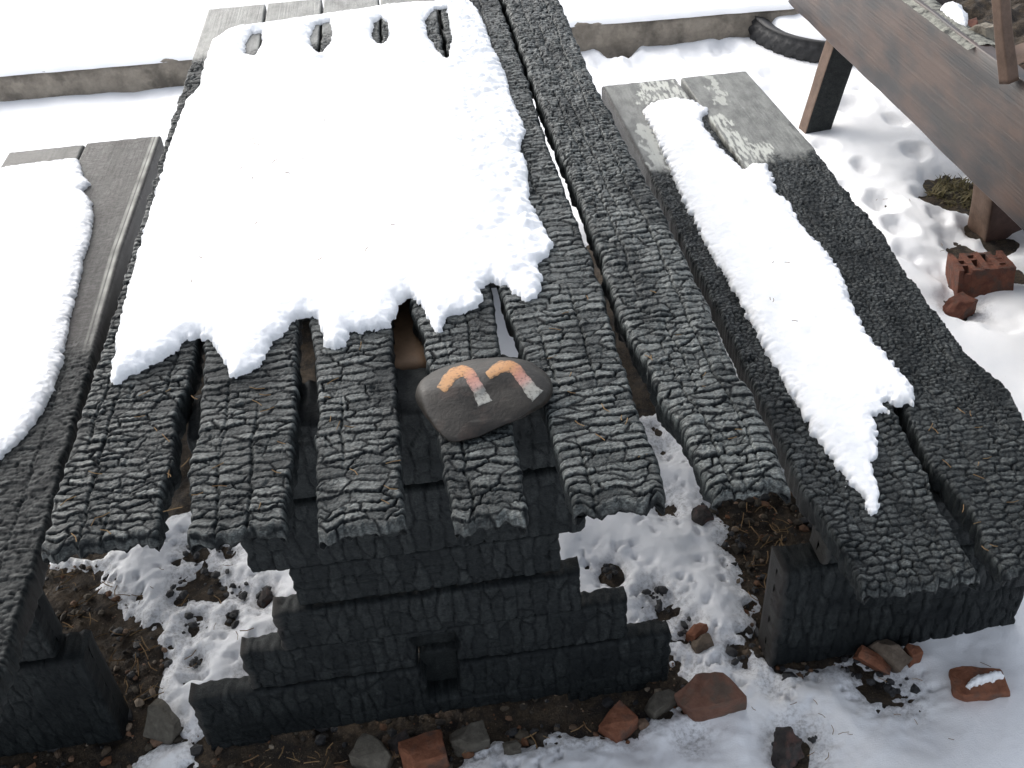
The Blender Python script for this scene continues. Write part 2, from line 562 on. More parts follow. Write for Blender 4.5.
for i in range(6):
    y0 = at_z(*FR[i], ZT - .004)[1]
    x0, x1 = (-3 + i) * P + .003, (-2 + i) * P - .003
    if i == 0: x0 = -.437
    Lf = edge(Ls[i], ZT, y1=1.95, x1=x0)
    Rf = edge(Rs[i], ZT, y1=1.95, x1=x1)
    if i < 4:
        def bf(s, t, i=i): return 1 - sst(1.50 + .05 * i, 1.60 + .05 * i, s + .05 * vn(np.asarray(s) / .06, np.asarray(t) / .05, 300 + i))
    else:
        def bf(s, t): return np.ones(np.broadcast(s, t).shape)
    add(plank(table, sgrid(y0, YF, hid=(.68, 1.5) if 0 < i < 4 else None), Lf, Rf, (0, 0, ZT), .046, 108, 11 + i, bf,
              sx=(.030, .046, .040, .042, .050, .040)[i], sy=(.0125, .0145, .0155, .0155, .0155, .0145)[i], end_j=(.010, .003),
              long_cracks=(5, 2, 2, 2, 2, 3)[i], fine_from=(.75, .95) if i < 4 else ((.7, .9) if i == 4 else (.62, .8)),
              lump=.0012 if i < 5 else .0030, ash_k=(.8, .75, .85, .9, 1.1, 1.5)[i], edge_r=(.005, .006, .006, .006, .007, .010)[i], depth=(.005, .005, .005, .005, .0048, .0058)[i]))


def one(s, t): return np.ones(np.broadcast(s, t).shape)


def mortise(zlo, zhi):
    def f(s, t):
        w = .034 - .010 * sst(.23, .05, t)
        k = (sst(w + .004, w - .003, np.abs(s + .018 + .006 * vn(t / .03, t * 0, 5)))) * sst(zlo - .003, zlo + .003, t) * sst(zhi + .003, zhi - .003, t)
        return -.20 * k
    return f


def board(parent, x0, x1, z0, z1, y, seed, thick=.055, hfun=None, burn=one, ends=(.004, .004), tone=1.0, ncol=36, step=.0028, name='support_board', **kw):
    args = dict(ori='x', sx=.075, sy=.021, depth=.0042, cw=.0011, jit=.7, edge_r=.006, end_j=ends, long_cracks=2, scal=.0012, lump=.0012, ash_k=.16)
    args.update(kw)
    return add(plank(parent, np.arange(x0, x1, step), lambda s: s * 0 + z0, lambda s: s * 0 + z1, (0, y, 0), thick, ncol, seed, burn, tone=tone, hfun=hfun, name=name, **args))


def end_wood(x0, x1, seed):
    """char everywhere but a thin unburnt strip at the sawn ends"""
    return lambda s, t: sst(0, .015, np.minimum(np.asarray(s) - x0, x1 - np.asarray(s)) - .000 + .010 * vn(np.asarray(t) / .05, np.asarray(t) * 0, seed)) * np.ones(np.broadcast(s, t).shape)


board(table, -.300, .285, .565, .702, .255, 41, thick=.10)
board(table, -.270, .236, .430, .561, .250, 42, thick=.09)
board(table, -.217, .196, .338, .427, .256, 43, thick=.040)
board(table, -.260, .226, .247, .335, .248, 44, thick=.040, burn=end_wood(-.26, .4, 1))
board(table, -.330, .305, .152, .244, .253, 45, thick=.040, hfun=mortise(.10, .228), burn=end_wood(-.33, .5, 2))
board(table, -.434, .380, .020, .149, .249, 46, thick=.040, hfun=mortise(.062, .22), burn=end_wood(-.434, .6, 3))
board(table, -.434, -.330, -.02, .018, .255, 47, thick=.07, name='foot_block')
board(table, .20, .34, -.02, .018, .256, 48, thick=.07, name='foot_block')
# far pedestal and long stretcher under the top
for z0, z1, hw, sd in ((.565, .702, .41, 51), (.43, .561, .26, 52), (.30, .427, .23, 53), (.16, .297, .31, 54), (-.01, .157, .42, 55)):
    board(table, -hw, hw, z0, z1, 1.56, sd, thick=.34 if hw > .4 and z0 > .5 else .06, ncol=12, step=.012, burn=lambda s, t: np.zeros(np.broadcast(s, t).shape))


def nb(s, t): return np.zeros(np.broadcast(s, t).shape)


def bar(name, parent, y0, y1, x0, x1, z, thick, seed, tone=1.0, burn=nb, **kw):
    return add(plank(parent, np.arange(y0, y1, .012), lambda s: s * 0 + x0, lambda s: s * 0 + x1, (0, 0, z), thick, 12, seed, burn, tone=tone, name=name, end_j=(.002, .002), long_cracks=0, **kw))


st_ = bar('stretcher', table, .362, 1.55, -.065, .03, .700, .10, 61, tone=.9)

# ------------------------------------------------------------------ benches
ZB = .433
rb = thing('bench', 'right hand burnt bench with bare grey wood at its far end, narrow snow strip', 'bench', (.8, 1.0, 0), 'burnt benches beside the table')
yA0, yA1 = at_z(886, 590, ZB)[1], 1.915
xsA = edge([(601, 85), (655, 184), (688, 250), (718, 308), (756, 387), (800, 482), (826, 520), (858, 578)], ZB)
xeA = edge([(677, 80), (745, 172), (830, 300), (896, 411), (910, 441), (927, 472), (940, 510), (961, 540), (975, 566)], ZB)
xsB = edge([(682, 79), (748, 172), (836, 300), (906, 411), (930, 462), (954, 489), (971, 510), (984, 540), (1005, 575)], ZB)
xeB = edge([(748, 73), (814, 147), (847, 191), (881, 229), (900, 262), (927, 298), (965, 349), (988, 370), (1005, 383), (1026, 418)], ZB, y0=.05, x0=1.005)


def pxpoly(pts, z):
    Q = poly_z(pts, z)
    return lambda s, t, w=.012, sd=0: sst(-w, w, poly_sd(Q, t, s) + .022 * fbm(np.asarray(s) / .045, np.asarray(t) / .018, sd, 4))


bareA = pxpoly([(590, 70), (690, 70), (700, 150), (672, 170), (664, 168), (640, 172), (600, 120)], ZB)
bareB = pxpoly([(660, 60), (760, 60), (818, 149), (795, 158), (775, 156), (760, 163), (750, 176), (738, 172), (660, 90)], ZB)
paleA1 = pxpoly([(636, 82), (672, 80), (690, 98), (640, 103)], ZB); paleA2 = pxpoly([(638, 125), (652, 125), (668, 168), (652, 168)], ZB)  # pale patches: peeled fibre and wet glare, both painted as colour
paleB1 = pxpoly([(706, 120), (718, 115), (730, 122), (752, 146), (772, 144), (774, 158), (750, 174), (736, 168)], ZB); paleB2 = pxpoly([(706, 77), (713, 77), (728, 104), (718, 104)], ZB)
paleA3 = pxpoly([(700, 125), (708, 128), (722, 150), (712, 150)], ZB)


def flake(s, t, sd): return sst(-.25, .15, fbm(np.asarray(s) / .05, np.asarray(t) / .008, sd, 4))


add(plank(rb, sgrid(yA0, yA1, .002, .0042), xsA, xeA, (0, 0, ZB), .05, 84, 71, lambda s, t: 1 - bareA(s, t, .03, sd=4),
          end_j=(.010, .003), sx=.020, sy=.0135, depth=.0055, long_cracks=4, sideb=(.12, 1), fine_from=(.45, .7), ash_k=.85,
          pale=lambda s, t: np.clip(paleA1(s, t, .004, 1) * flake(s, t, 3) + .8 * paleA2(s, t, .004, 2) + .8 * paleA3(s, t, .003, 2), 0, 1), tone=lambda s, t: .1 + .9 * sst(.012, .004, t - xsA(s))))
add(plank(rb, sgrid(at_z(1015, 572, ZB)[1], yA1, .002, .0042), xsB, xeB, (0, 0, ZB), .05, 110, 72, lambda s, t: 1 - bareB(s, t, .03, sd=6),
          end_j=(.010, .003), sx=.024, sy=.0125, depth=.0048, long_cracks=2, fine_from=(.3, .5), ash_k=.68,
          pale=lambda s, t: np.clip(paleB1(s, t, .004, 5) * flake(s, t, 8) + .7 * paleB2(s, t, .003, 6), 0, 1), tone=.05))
YS = .262
board(rb, at_y(824, 560, YS)[0], 1.0, .26, .382, YS, 73, thick=.06, tone=1, burn=end_wood(at_y(824, 560, YS)[0], 3, 7))
board(rb, at_y(776, 620, YS)[0], 1.02, .0, .256, YS - .004, 74, thick=.065, tone=1, burn=end_wood(at_y(776, 620, YS)[0], 3, 8), hfun=lambda s, t: -.004 * sst(.006, 0, np.abs(t - .13)))
for z0, z1, sd in ((.26, .382, 75), (-.01, .256, 76)):
    board(rb, .63, 1.0, z0, z1, 1.6, sd, thick=.06, ncol=12, step=.012, burn=nb)
bar('stretcher', rb, .33, 1.6, .72, .81, .30, .09, 77)

lb = thing('bench', 'left hand bench of dark scorched boards at the edge, mostly hidden by snow', 'bench', (-.84, 1.0, 0), 'burnt benches beside the table')
xeL = edge([(160, 137), (121, 250), (48, 512), (34, 560), (10, 640)], ZB)
def lburn(s, t): return 1 - sst(.75, 1.05, s + .10 * vn(np.asarray(s) / .1, np.asarray(t) / .05, 21))
def ledge(s, t):
    e = xeL(s) - t
    return .85 * (sst(.004, .002, np.abs(e - .010)) + .7 * sst(.004, .002, np.abs(e - .019))) * sst(.7, 1.2, s) * (vn(np.asarray(s) / .05, np.asarray(t) * 0, 9) * .5 + .6).clip(0, 1)
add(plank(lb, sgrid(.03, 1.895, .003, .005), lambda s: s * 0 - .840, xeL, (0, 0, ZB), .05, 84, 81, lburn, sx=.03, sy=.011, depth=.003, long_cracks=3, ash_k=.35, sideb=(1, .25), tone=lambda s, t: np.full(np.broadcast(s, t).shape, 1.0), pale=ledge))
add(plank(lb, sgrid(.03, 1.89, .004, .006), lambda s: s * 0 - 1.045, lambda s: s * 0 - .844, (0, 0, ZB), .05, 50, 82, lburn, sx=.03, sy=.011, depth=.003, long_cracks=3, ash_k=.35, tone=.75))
YL = .30
xl = at_y(104, 700, YL)[0]
board(lb, -1.0, xl - .04, .24, .382, YL, 83, thick=.06)
board(lb, -1.03, xl, .0, .236, YL - .004, 84, thick=.065)
for z0, z1, sd in ((.26, .382, 85), (-.01, .256, 86)):
    board(lb, -1.0, -.65, z0, z1, 1.6, sd, thick=.06, ncol=12, step=.012, burn=nb)
bar('stretcher', lb, .37, 1.6, -.89, -.80, .30, .09, 87)


# ------------------------------------------------------------------ snow lying on the wood
def snow_slab(name, pts, z, label, T, seed, step=.0028, rad=.035, extra=None, mn=.004, edgen=.0035, holes=(), lumps=None):
    Q = poly_z(pts, z)
    x0, y0 = Q.min(0) - .01; x1, y1 = Q.max(0) + .01
    X, Y = np.meshgrid(np.arange(x0, x1, step), np.arange(y0, y1, step), indexing='ij')
    en = edgen * fbm(X / .018, Y / .018, seed, 3) + .0022 * vn(X / .0055, Y / .0055, seed + 8)
    sd = poly_sd(Q, X, Y)
    for hp in holes: sd = np.minimum(sd, -poly_sd(poly_z(hp, z), X, Y))
    sd = sd + en
    # pull the ring just outside onto the outline
    gx, gy = np.gradient(sd, step)
    gl = np.hypot(gx, gy) + 1e-6
    ring = (sd <= 0)
    Xs = np.where(ring, X - gx / gl ** 2 * sd, X); Ys = np.where(ring, Y - gy / gl ** 2 * sd, Y)
    ins = sd > 0
    keep = ins[:-1, :-1] | ins[1:, :-1] | ins[1:, 1:] | ins[:-1, 1:]
    rv = rad * (1 + .35 * vn(X / .09, Y / .09, seed + 3))
    q = np.clip(1 - np.maximum(sd, 0) / rv, 0, 1)
    prof = (1 - q ** 2.0) ** .72
    crumb = np.exp(-np.maximum(sd, 0) / .02)
    th = T * (1 + .22 * vn(X / .16, Y / .16, seed + 1) + .10 * vn(X / .05, Y / .05, seed + 2))
    if extra is not None: th = th * extra(X, Y)
    hgt = mn + prof * th + (.0006 * vn(X / .008, Y / .008, seed + 4) + .0005 * vn(X / .0056, Y / .0056, seed + 44) + .0008 * vn(X / .02, Y / .02, seed + 6) + crumb * (.0014 * vn(X / .006, Y / .006, seed + 9) + .0016 * vn(X / .014, Y / .014, seed + 10))) * prof ** .3
    if lumps is not None: hgt = hgt + lumps(X, Y, prof)
    hgt = np.where(ring, -.003, hgt)
    nx, ny = X.shape
    idx = np.arange(nx * ny).reshape(nx, ny)
    Q4 = np.stack([idx[:-1, :-1], idx[1:, :-1], idx[1:, 1:], idx[:-1, 1:]], -1)[keep]
    V = np.stack([Xs, Ys, z + hgt], -1).reshape(-1, 3)
    used = np.unique(Q4)
    mp = np.full(nx * ny, -1); mp[used] = np.arange(len(used))
    V = V[used]; Q4 = mp[Q4]
    o = mesh_np(name, V, Q4, None, None, SNOW)
    return tag(o, label, 'snow')


TS = [(205, 67), (200, 89), (186, 106), (171, 147), (161, 181), (147, 226), (138, 258), (128, 294), (118, 339), (111, 383), (118, 384), (130, 376), (147, 369), (162, 361), (174, 353),
      (186, 341), (198, 338), (208, 341), (216, 348), (222, 359), (230, 377), (236, 379), (244, 376), (256, 369), (265, 359), (273, 342), (287, 330), (294, 319), (308, 315), (320, 320), (325, 346), (335, 351),
      (345, 347), (350, 333), (375, 330), (390, 326), (400, 303), (408, 297), (418, 303), (424, 312), (431, 325), (437, 335), (443, 332), (446, 317), (460, 313), (477, 308), (482, 301), (480, 290), (490, 282), (504, 286),
      (518, 296), (526, 302), (533, 299), (542, 289), (543, 277), (534, 271), (538, 264), (550, 253), (553, 246), (545, 232), (538, 219), (529, 202), (529, 185), (527, 164), (519, 150), (525, 133), (521, 120), (511, 99),
      (507, 82), (504, 72), (490, 44), (484, 24), (477, 10), (470, 2), (453, 1), (440, 2), (415, 4), (398, 5), (372, 9), (340, 14), (308, 19), (280, 24), (255, 28), (239, 29), (225, 34), (212, 44)]


HOLES = [[(246, 44), (252, 34), (262, 33), (263, 44), (255, 60), (244, 58)], [(309, 38), (316, 25), (330, 22), (333, 31), (331, 46), (321, 57), (311, 48)],
         [(371, 38), (374, 23), (381, 18), (388, 23), (390, 40), (381, 50)], [(425, 20), (436, 8), (447, 9), (450, 25), (453, 42), (448, 62), (437, 53), (427, 38)]]


def rlumps(X, Y, prof):
    k = sst(.02, .26, X + .05 * vn(X / .1, Y / .1, 31))
    bl = np.abs(vn(X / .045, Y / .03, 32)) + .5 * np.abs(vn(X / .02, Y / .016, 33))
    return k * prof * (.015 * (bl - .4) - .003) + .0022 * vn(X / .07, Y / .07, 34) * prof - .016 * np.exp(-(np.hypot(X + .135, Y - 1.44) / .012) ** 2)


def thin_far(X, Y): return .35 + .65 * sst(1.85, 1.5, Y + .03 * vn(X / .05, Y / .05, 3)) + .15 * sst(.2, -.1, X)
snow_slab('table_snow', TS, ZT, 'thick white blanket of snow lying across the middle of the burnt table top', .015, 5, extra=thin_far, holes=HOLES, lumps=rlumps)
RS = [(651, 104), (674, 99), (694, 102), (708, 112), (701, 121), (706, 132), (716, 145), (727, 156), (742, 171), (751, 167), (766, 167), (774, 181), (776, 195), (790, 205), (797, 222), (811, 239), (828, 255), (841, 277), (848, 298), (857, 318), (866, 335), (880, 352), (894, 367),
      (905, 380), (911, 388), (916, 401), (912, 407), (903, 404), (894, 408), (888, 398), (884, 404), (888, 413), (880, 413), (873, 416), (876, 435), (877, 455), (872, 469), (877, 489), (879, 512), (873, 516), (862, 496), (845, 479), (828, 455), (814, 435), (800, 414), (792, 394), (780, 376),
      (766, 353), (756, 332), (739, 301), (718, 267), (706, 245), (685, 205), (668, 164), (653, 133), (643, 112)]
snow_slab('bench_snow', RS, ZB, 'long tapering strip of snow on the right hand bench',   .014, 15, extra=lambda X, Y: (.40 + .6 * sst(1.85, 1.45, Y)) * (.8 + .5 * vn(X / .06, Y / .09, 4)), rad=.026, edgen=.006)
LS = [(-70, 186), (7, 171), (41, 165), (79, 161), (84, 178), (91, 185), (83, 192), (92, 203), (94, 219), (89, 246), (85, 257), (77, 294), (68, 332), (62, 366), (51, 397), (38, 421), (17, 445), (0, 460), (-40, 485), (-120, 470), (-140, 330)]
snow_slab('bench_snow', LS, ZB, 'wide smooth patch of snow on the left hand bench at the photo edge', .016, 25)

# ------------------------------------------------------------------ ground, snow cover, kerb
_ka, _kb = at_z(0, 102, .035), at_z(750, 37, .035)
def kerb_y(x): return _ka[1] + (_kb[1] - _ka[1]) * (x - _ka[0]) / (_kb[0] - _ka[0])
KH = float(at_y(0, 75, _ka[1])[2])


def grow(a, b, fine, n, lim, g=1.35):
    mid = list(np.arange(a, b, fine))
    up = []; st = fine; v = b
    while v < lim: up.append(v); st = min(st * g, 8); v += st
    dn = []; st = fine; v = a
    while v > -lim: st = min(st * g, 8); v -= st; dn.append(v)
    return np.array(dn[::-1] + mid + up)


def axis(segs):
    out = []
    for a, b, st in segs: out += list(np.arange(a, b - st * .3, st))
    out.append(segs[-1][1])
    return np.array(out)


fx = lambda: axis([(-80, -8, 8), (-8, -2.4, .8), (-2.4, -1.1, .05), (-1.1, 1.15, .0052), (1.15, 1.9, .010), (1.9, 3, .05), (3, 8, .8), (8, 80, 8)])
fy_s = axis([(-60, -4, 8), (-4, -.6, .3), (-.6, .02, .05), (.02, .85, .0052), (.85, 2.2, .013), (2.2, 3.66, .02), (3.66, 6, .12), (6, 20, 1), (20, 140, 8)])
X, Y = np.meshgrid(fx(), fy_s, indexing='ij')
soil_z = .009 * fbm(X / .10, Y / .10, 51, 4) + .005 * vn(X / .018, Y / .018, 52) + .006 * np.maximum(0, vn(X / .011, Y / .011, 53))
soil_z = soil_z * sst(6, 3, np.hypot(X, Y - 1)) - .008
soil_z = soil_z + (KH - .01) * (Y > kerb_y(X) + .06)


def gridmesh(name, X, Y, Z, mat, keep=None, attrs=None):
    nx, ny = X.shape
    idx = np.arange(nx * ny).reshape(nx, ny)
    Q4 = np.stack([idx[:-1, :-1], idx[1:, :-1], idx[1:, 1:], idx[:-1, 1:]], -1)
    Q4 = Q4[keep] if keep is not None else Q4.reshape(-1, 4)
    V = np.stack([X, Y, Z], -1).reshape(-1, 3)
    used = np.unique(Q4)
    attrs = {k: a[used] for k, a in (attrs or {}).items()}
    mp = np.full(nx * ny, -1); mp[used] = np.arange(len(used))
    return mesh_np(name, V[used], mp[Q4], None, attrs, mat)


ki = np.unique(np.concatenate([np.arange(0, X.shape[0], 2), [X.shape[0] - 1]])); kj = np.unique(np.concatenate([np.arange(0, X.shape[1], 2), [X.shape[1] - 1]]))
near_ = np.ix_(ki, kj)
tag(gridmesh('ground', X[near_], Y[near_], soil_z[near_], SOIL), kind='structure')

D = [[(40, 556), (105, 566), (106, 592), (130, 602), (150, 618), (166, 622), (160, 640), (178, 655), (166, 680), (158, 705), (190, 738), (150, 752), (132, 772), (110, 820), (-220, 820), (-220, 540)],
     [(196, 738), (192, 768), (190, 830), (430, 810), (456, 770), (487, 752), (531, 749), (572, 738), (593, 742), (624, 738), (648, 723), (671, 713), (690, 708), (704, 690), (697, 672), (676, 655), (640, 640), (590, 612), (540, 600), (300, 610), (240, 680)],
     [(704, 497), (701, 517), (725, 530), (728, 551), (731, 567), (751, 600), (746, 619), (742, 643), (763, 663), (775, 675), (838, 672), (880, 640), (930, 560), (880, 470), (800, 470), (740, 480)],
     [(585, 240), (640, 240), (700, 395), (690, 412), (650, 418), (600, 420), (560, 300)],
     [(-50, 380), (120, 300), (300, 250), (440, 290), (470, 420), (440, 560), (280, 548), (240, 522), (190, 512), (150, 520), (100, 560), (0, 560)]]
Dp = [poly_z(p, 0) for p in D]
land = np.full(X.shape, 1e9)
near = (np.abs(X) < 2.2) & (Y < 3) & (Y > -.6)
for q in Dp:
    land[near] = np.minimum(land[near], -poly_sd(q, X[near], Y[near]))
SPOT = [(612, 576, 7), (655, 596, 9), (664, 610, 15), (660, 628, 8), (690, 633, 12), (741, 655, 11), (730, 540, 8), (876, 683, 18), (896, 690, 14), (857, 668, 12), (240, 596, 10), (262, 600, 9), (232, 620, 5), (200, 580, 22), (180, 600, 10),
        (215, 590, 14), (196, 553, 14), (228, 552, 12), (195, 663, 5), (190, 628, 12), (772, 684, 5), (690, 740, 6), (800, 742, 14), (795, 755, 16), (956, 194, 30), (975, 205, 20), (955, 240, 9), (975, 232, 12), (960, 308, 17), (1016, 275, 14), (952, 285, 8), (985, 262, 24), (1000, 245, 18), (965, 250, 14), (668, 505, 10), (672, 422, 6), (655, 428, 9), (662, 450, 6)]
for u, v, r in SPOT:
    c = at_z(u, v, 0); rr = r * np.linalg.norm(c - CP) / F
    land = np.minimum(land, np.hypot(X - c[0], (Y - c[1]) * .8) - rr)
nz = fbm(X / .055, Y / .055, 61, 4)
sdn = land + .011 * nz
cap = .034 * (1 + .22 * vn(X / .3, Y / .3, 62)) + .003 * vn(X / .10, Y / .10, 63)
thick = np.where(sdn > 0, cap * (1 - np.exp(-np.maximum(sdn, 0) / np.where(Y < .9, .06, .035))), sdn * .6)
thick -= .026 * sst(.35, .95, fbm(X / .03, Y / .03, 64, 3)) * sst(.10, .015, land) * sst(1.3, .8, Y) * sst(.10, .24, Y + .25 * sst(.3, -.1, X))
DENT = [(905, 262, .035, .012), (938, 222, .03, .014), (862, 175, .035, .012), (915, 160, .04, .012), (895, 130, .035, .010), (842, 200, .04, .010), (882, 211, .050, .020), (898, 238, .042, .018), (927, 201, .045, .010), (850, 114, .06, .020), (824, 154, .035, .012), (954, 253, .035, .010), (773, 82, .05, .012), (725, 56, .06, .016), (617, 56, .075, .028), (648, 45, .05, .012), (606, 72, .06, .012), (850, 90, .07, .012),
        (868, 95, .05, .012), (640, 70, .06, .012), (700, 62, .08, .010), (775, 100, .05, .010), (800, 230, .05, .01), (612, 575, .03, .016), (640, 560, .03, .01), (590, 560, .04, .01), (915, 730, .05, .008), (640, 750, .035, .010), (960, 650, .05, .008), (700, 560, .04, .012), (1000, 330, .05, .01), (930, 270, .05, .01)]
for u, v, r, dp in DENT:
    c = at_z(u, v, 0)
    q = np.hypot((X - c[0]) * 1.0 + .010 * vn(X / .04, Y / .04, 69), (Y - c[1]) * .8 + .012 * vn(X / .05, Y / .05, 70)) / r
    dp *= 1.5 if c[1] > .9 else 1
    thick -= dp * (1 + .3 * vn(X / .025, Y / .025, 73)) * np.exp(-q ** 4 * .9) - (.2 * dp if c[1] > .9 else 0) * np.exp(-((q - 1.25) / .3) ** 2)
far = sst(2.6, 4, np.hypot(X, Y - 1.2))
Zs = thick + .0006 * vn(X / .012, Y / .012, 66) * (1 - far) + .0012 * vn(X / .04, Y / .04, 67) * (1 - far) + .0035 * vn(X / .014, Y / .014, 68) * sst(.09, .01, land)
Zs = np.maximum(Zs, -.045)
Zs = np.where(Y > kerb_y(X) + .06, -.2, Zs)
# drift against the foot of the kerb
keep = (Zs[:-1, :-1] > -.04) | (Zs[1:, 1:] > -.04) | (Zs[1:, :-1] > -.04) | (Zs[:-1, 1:] > -.04)
keep &= (Y[:-1, 1:] < kerb_y(X[:-1, 1:]) + .05)
dirty = (sst(.045, .0, land) * .55 * sst(1.6, .9, Y)).ravel()
tag(gridmesh('snow_cover', X, Y, Zs, SNOW, keep, dict(dirty=dirty)), kind='structure')

# upper terrace of snow behind the kerb
tx = axis([(-80, -8, 8), (-8, -2.6, .4), (-2.6, 2.6, .022), (2.6, 8, .4), (8, 80, 8)])
tv = axis([(0, .5, .02), (.5, 3, .1), (3, 12, 1), (12, 140, 8)])
TX, TV = np.meshgrid(tx, tv, indexing='ij')
ed = .016 * fbm(TX / .35, TX * 0, 71, 4)
TY = kerb_y(TX) + .004 + ed * np.exp(-TV / .3) + TV
rise = .012 * (1 - np.exp(-TV / .05)) + .05 * sst(.1, 1.2, TV) + .012 * vn(TX / .5, TV / .5, 72) * sst(0, .3, TV) - .012 * sst(.02, 0, TV)
tag(gridmesh('snow_cover', TX, TY, KH + .004 + rise, SNOW), kind='structure')

# kerb
kx = axis([(-40, -3, 1), (-3, 3, .012), (3, 40, 1)])
prof = [(.0, -.05), (.0, .01), (.002, KH * .3), (-.001, KH * .55), (.004, KH * .8), (.012, KH * .94), (.03, KH), (.075, KH), (.13, KH - .01), (.13, -.05)]
KX = np.repeat(kx[:, None], len(prof), 1)
KY = np.array([p[0] for p in prof])[None] + kerb_y(KX); KZ = np.array([p[1] for p in prof])[None] + KX * 0
inn = (np.arange(len(prof)) > 0) & (np.arange(len(prof)) < 8)
KY = KY + inn * (.006 * fbm(KX / .07, KZ / .04, 81, 4)); KZ = KZ + inn * .006 * fbm(KX / .12, KZ / .06 + 9, 82, 3)
tag(gridmesh('stone_kerb', KX, KY, KZ, KERBM), kind='structure')


# ------------------------------------------------------------------ stones and bricks
def chunk(name, px, size, mat, label, cat, rot=0.0, seed=0, cuts=3, z=0.0, group=None, tilt=(0, 0), rough=.05, sink=.25, parent=None):
    rnd = random.Random(seed)
    bm = bmesh.new()
    bmesh.ops.create_cube(bm, size=1)
    for k in range(cuts):
        n = Vector((rnd.uniform(-1, 1), rnd.uniform(-1, 1), rnd.uniform(.1, 1))).normalized()
        bmesh.ops.bisect_plane(bm, geom=bm.verts[:] + bm.edges[:] + bm.faces[:], plane_co=n * rnd.uniform(.40, .52), plane_no=n, clear_outer=True)
        be = [e for e in bm.edges if e.is_boundary]
        if be: bmesh.ops.holes_fill(bm, edges=be, sides=0)
    bmesh.ops.bevel(bm, geom=bm.edges[:], offset=.035, segments=1, affect='EDGES', clamp_overlap=True)
    bmesh.ops.triangulate(bm, faces=bm.faces[:])
    bmesh.ops.subdivide_edges(bm, edges=bm.edges[:], cuts=2, use_grid_fill=True)
    co = np.array([v.co[:] for v in bm.verts])
    nz = fbm(co[:, 0] * 3 + seed, co[:, 1] * 3 + co[:, 2] * 2.1, seed, 3)
    for v, k in zip(bm.verts, nz):
        v.co += v.co.normalized() * float(k) * rough
        v.co.x *= size[0]; v.co.y *= size[1]; v.co.z *= size[2]
    R = Euler((tilt[0], tilt[1], rot)).to_matrix().to_4x4()
    bm.transform(R)
    mn = min(v.co.z for v in bm.verts)
    for v in bm.verts: v.co.z -= mn + sink * size[2]
    o = mesh_bm(name, bm, mat, None, False)
    c = at_z(px[0], px[1], z) if len(px) == 2 else px
    o.location = (c[0], c[1], z)
    return tag(o, label, cat, group)


R_ = math.radians
def hull(name, pts, mat, label, cat, seed, rough=.004):
    bm = bmesh.new()
    c = at_z(*pts[0][:2], 0)
    for u, v, z in pts: bm.verts.new(Vector(at_z(u, v, z)) - Vector((c[0], c[1], 0)))
    rs_ = bmesh.ops.convex_hull(bm, input=bm.verts[:])
    bmesh.ops.delete(bm, geom=[v for v in bm.verts if not v.link_faces], context='VERTS')
    bmesh.ops.dissolve_limit(bm, angle_limit=.12, verts=bm.verts[:], edges=bm.edges[:])
    bmesh.ops.bevel(bm, geom=bm.edges[:], offset=.0022, segments=1, affect='EDGES', clamp_overlap=True)
    bmesh.ops.triangulate(bm, faces=bm.faces[:])
    bmesh.ops.subdivide_edges(bm, edges=[e for e in bm.edges if e.calc_length() > .012], cuts=3, use_grid_fill=True)
    bmesh.ops.triangulate(bm, faces=bm.faces[:])
    bm.normal_update()
    co = np.array([v.co[:] for v in bm.verts])
    nz = fbm(co[:, 0] / .03 + seed, co[:, 1] / .03 + co[:, 2] / .025, seed, 3)
    for v, k in zip(bm.verts, nz): v.co += v.normal * float(k) * rough
    o = mesh_bm(name, bm, mat)
    o.location = (c[0], c[1], 0)
    return tag(o, label, cat)


hull('stone', [(697, 674, .09), (722, 670, .09), (748, 697, .075), (714, 706, .08), (673, 694, .045), (690, 710, .05), (696, 724, .0), (724, 722, -.01), (746, 716, .0), (676, 705, .0), (700, 690, 0), (740, 700, .0)], BLOCK, 'large angular red brown stone block beside the stepped table base', 'stone', 3)
bk = hull('brick', [(949, 668, .05), (958, 665, .055), (1001, 669, .055), (1011, 692, .05), (965, 696, .052), (953, 690, .048), (1012, 704, .0), (966, 706, .0), (953, 700, .0), (948, 680, 0), (1002, 680, 0)], ORANGE, 'single red brick lump sunk in open snow with snow on its top', 'brick', 8, .003)
chunk('brick', (424, 758), (.075, .06, .05), ORANGE, 'orange red brick piece under the front of the stepped table base', 'brick', R_(8), 12, 2)
chunk('stone', (470, 742), (.062, .042, .03), GREYSTONE, 'flat grey tan tile shard beside the orange red brick piece', 'stone', R_(10), 13, 2)
chunk('brick', (618, 727), (.055, .045, .035), ORANGE, 'small reddish shard half under the right foot of the table base', 'brick', R_(35), 14, 3)
chunk('stone', (374, 758), (.065, .05, .035), GREYSTONE, 'dull grey brown stone left of the orange red brick piece', 'stone', R_(-30), 15, 3)
chunk('stone', (400, 745), (.035, .03, .02), BLACKSTONE, 'small dark pebble between grey brown stone and orange red brick', 'stone', R_(20), 16, 3)
chunk('brick', (872, 667), (.062, .026, .035), ORANGE, 'thin red brick shard leaning under the right hand bench', 'brick', R_(-35), 17, 2, tilt=(.5, .3))
chunk('stone', (886, 662), (.06, .035, .05), BROWNSTONE, 'brown stone shard behind the leaning red shard under the bench', 'stone', R_(-50), 18, 3, tilt=(.3, .5))
chunk('brick', (908, 661), (.022, .035, .055), ORANGE, 'upright orange brick splinter rightmost under the right hand bench', 'brick', R_(10), 19, 2)
chunk('brick', (697, 635), (.04, .022, .028), ORANGE, 'small orange brick chip in the snow behind the large stone block', 'brick', R_(35), 20, 3)
chunk('stone', (702, 648), (.035, .03, .03), BROWNSTONE, 'small brown stone touching the orange chip', 'stone', R_(5), 21, 3)
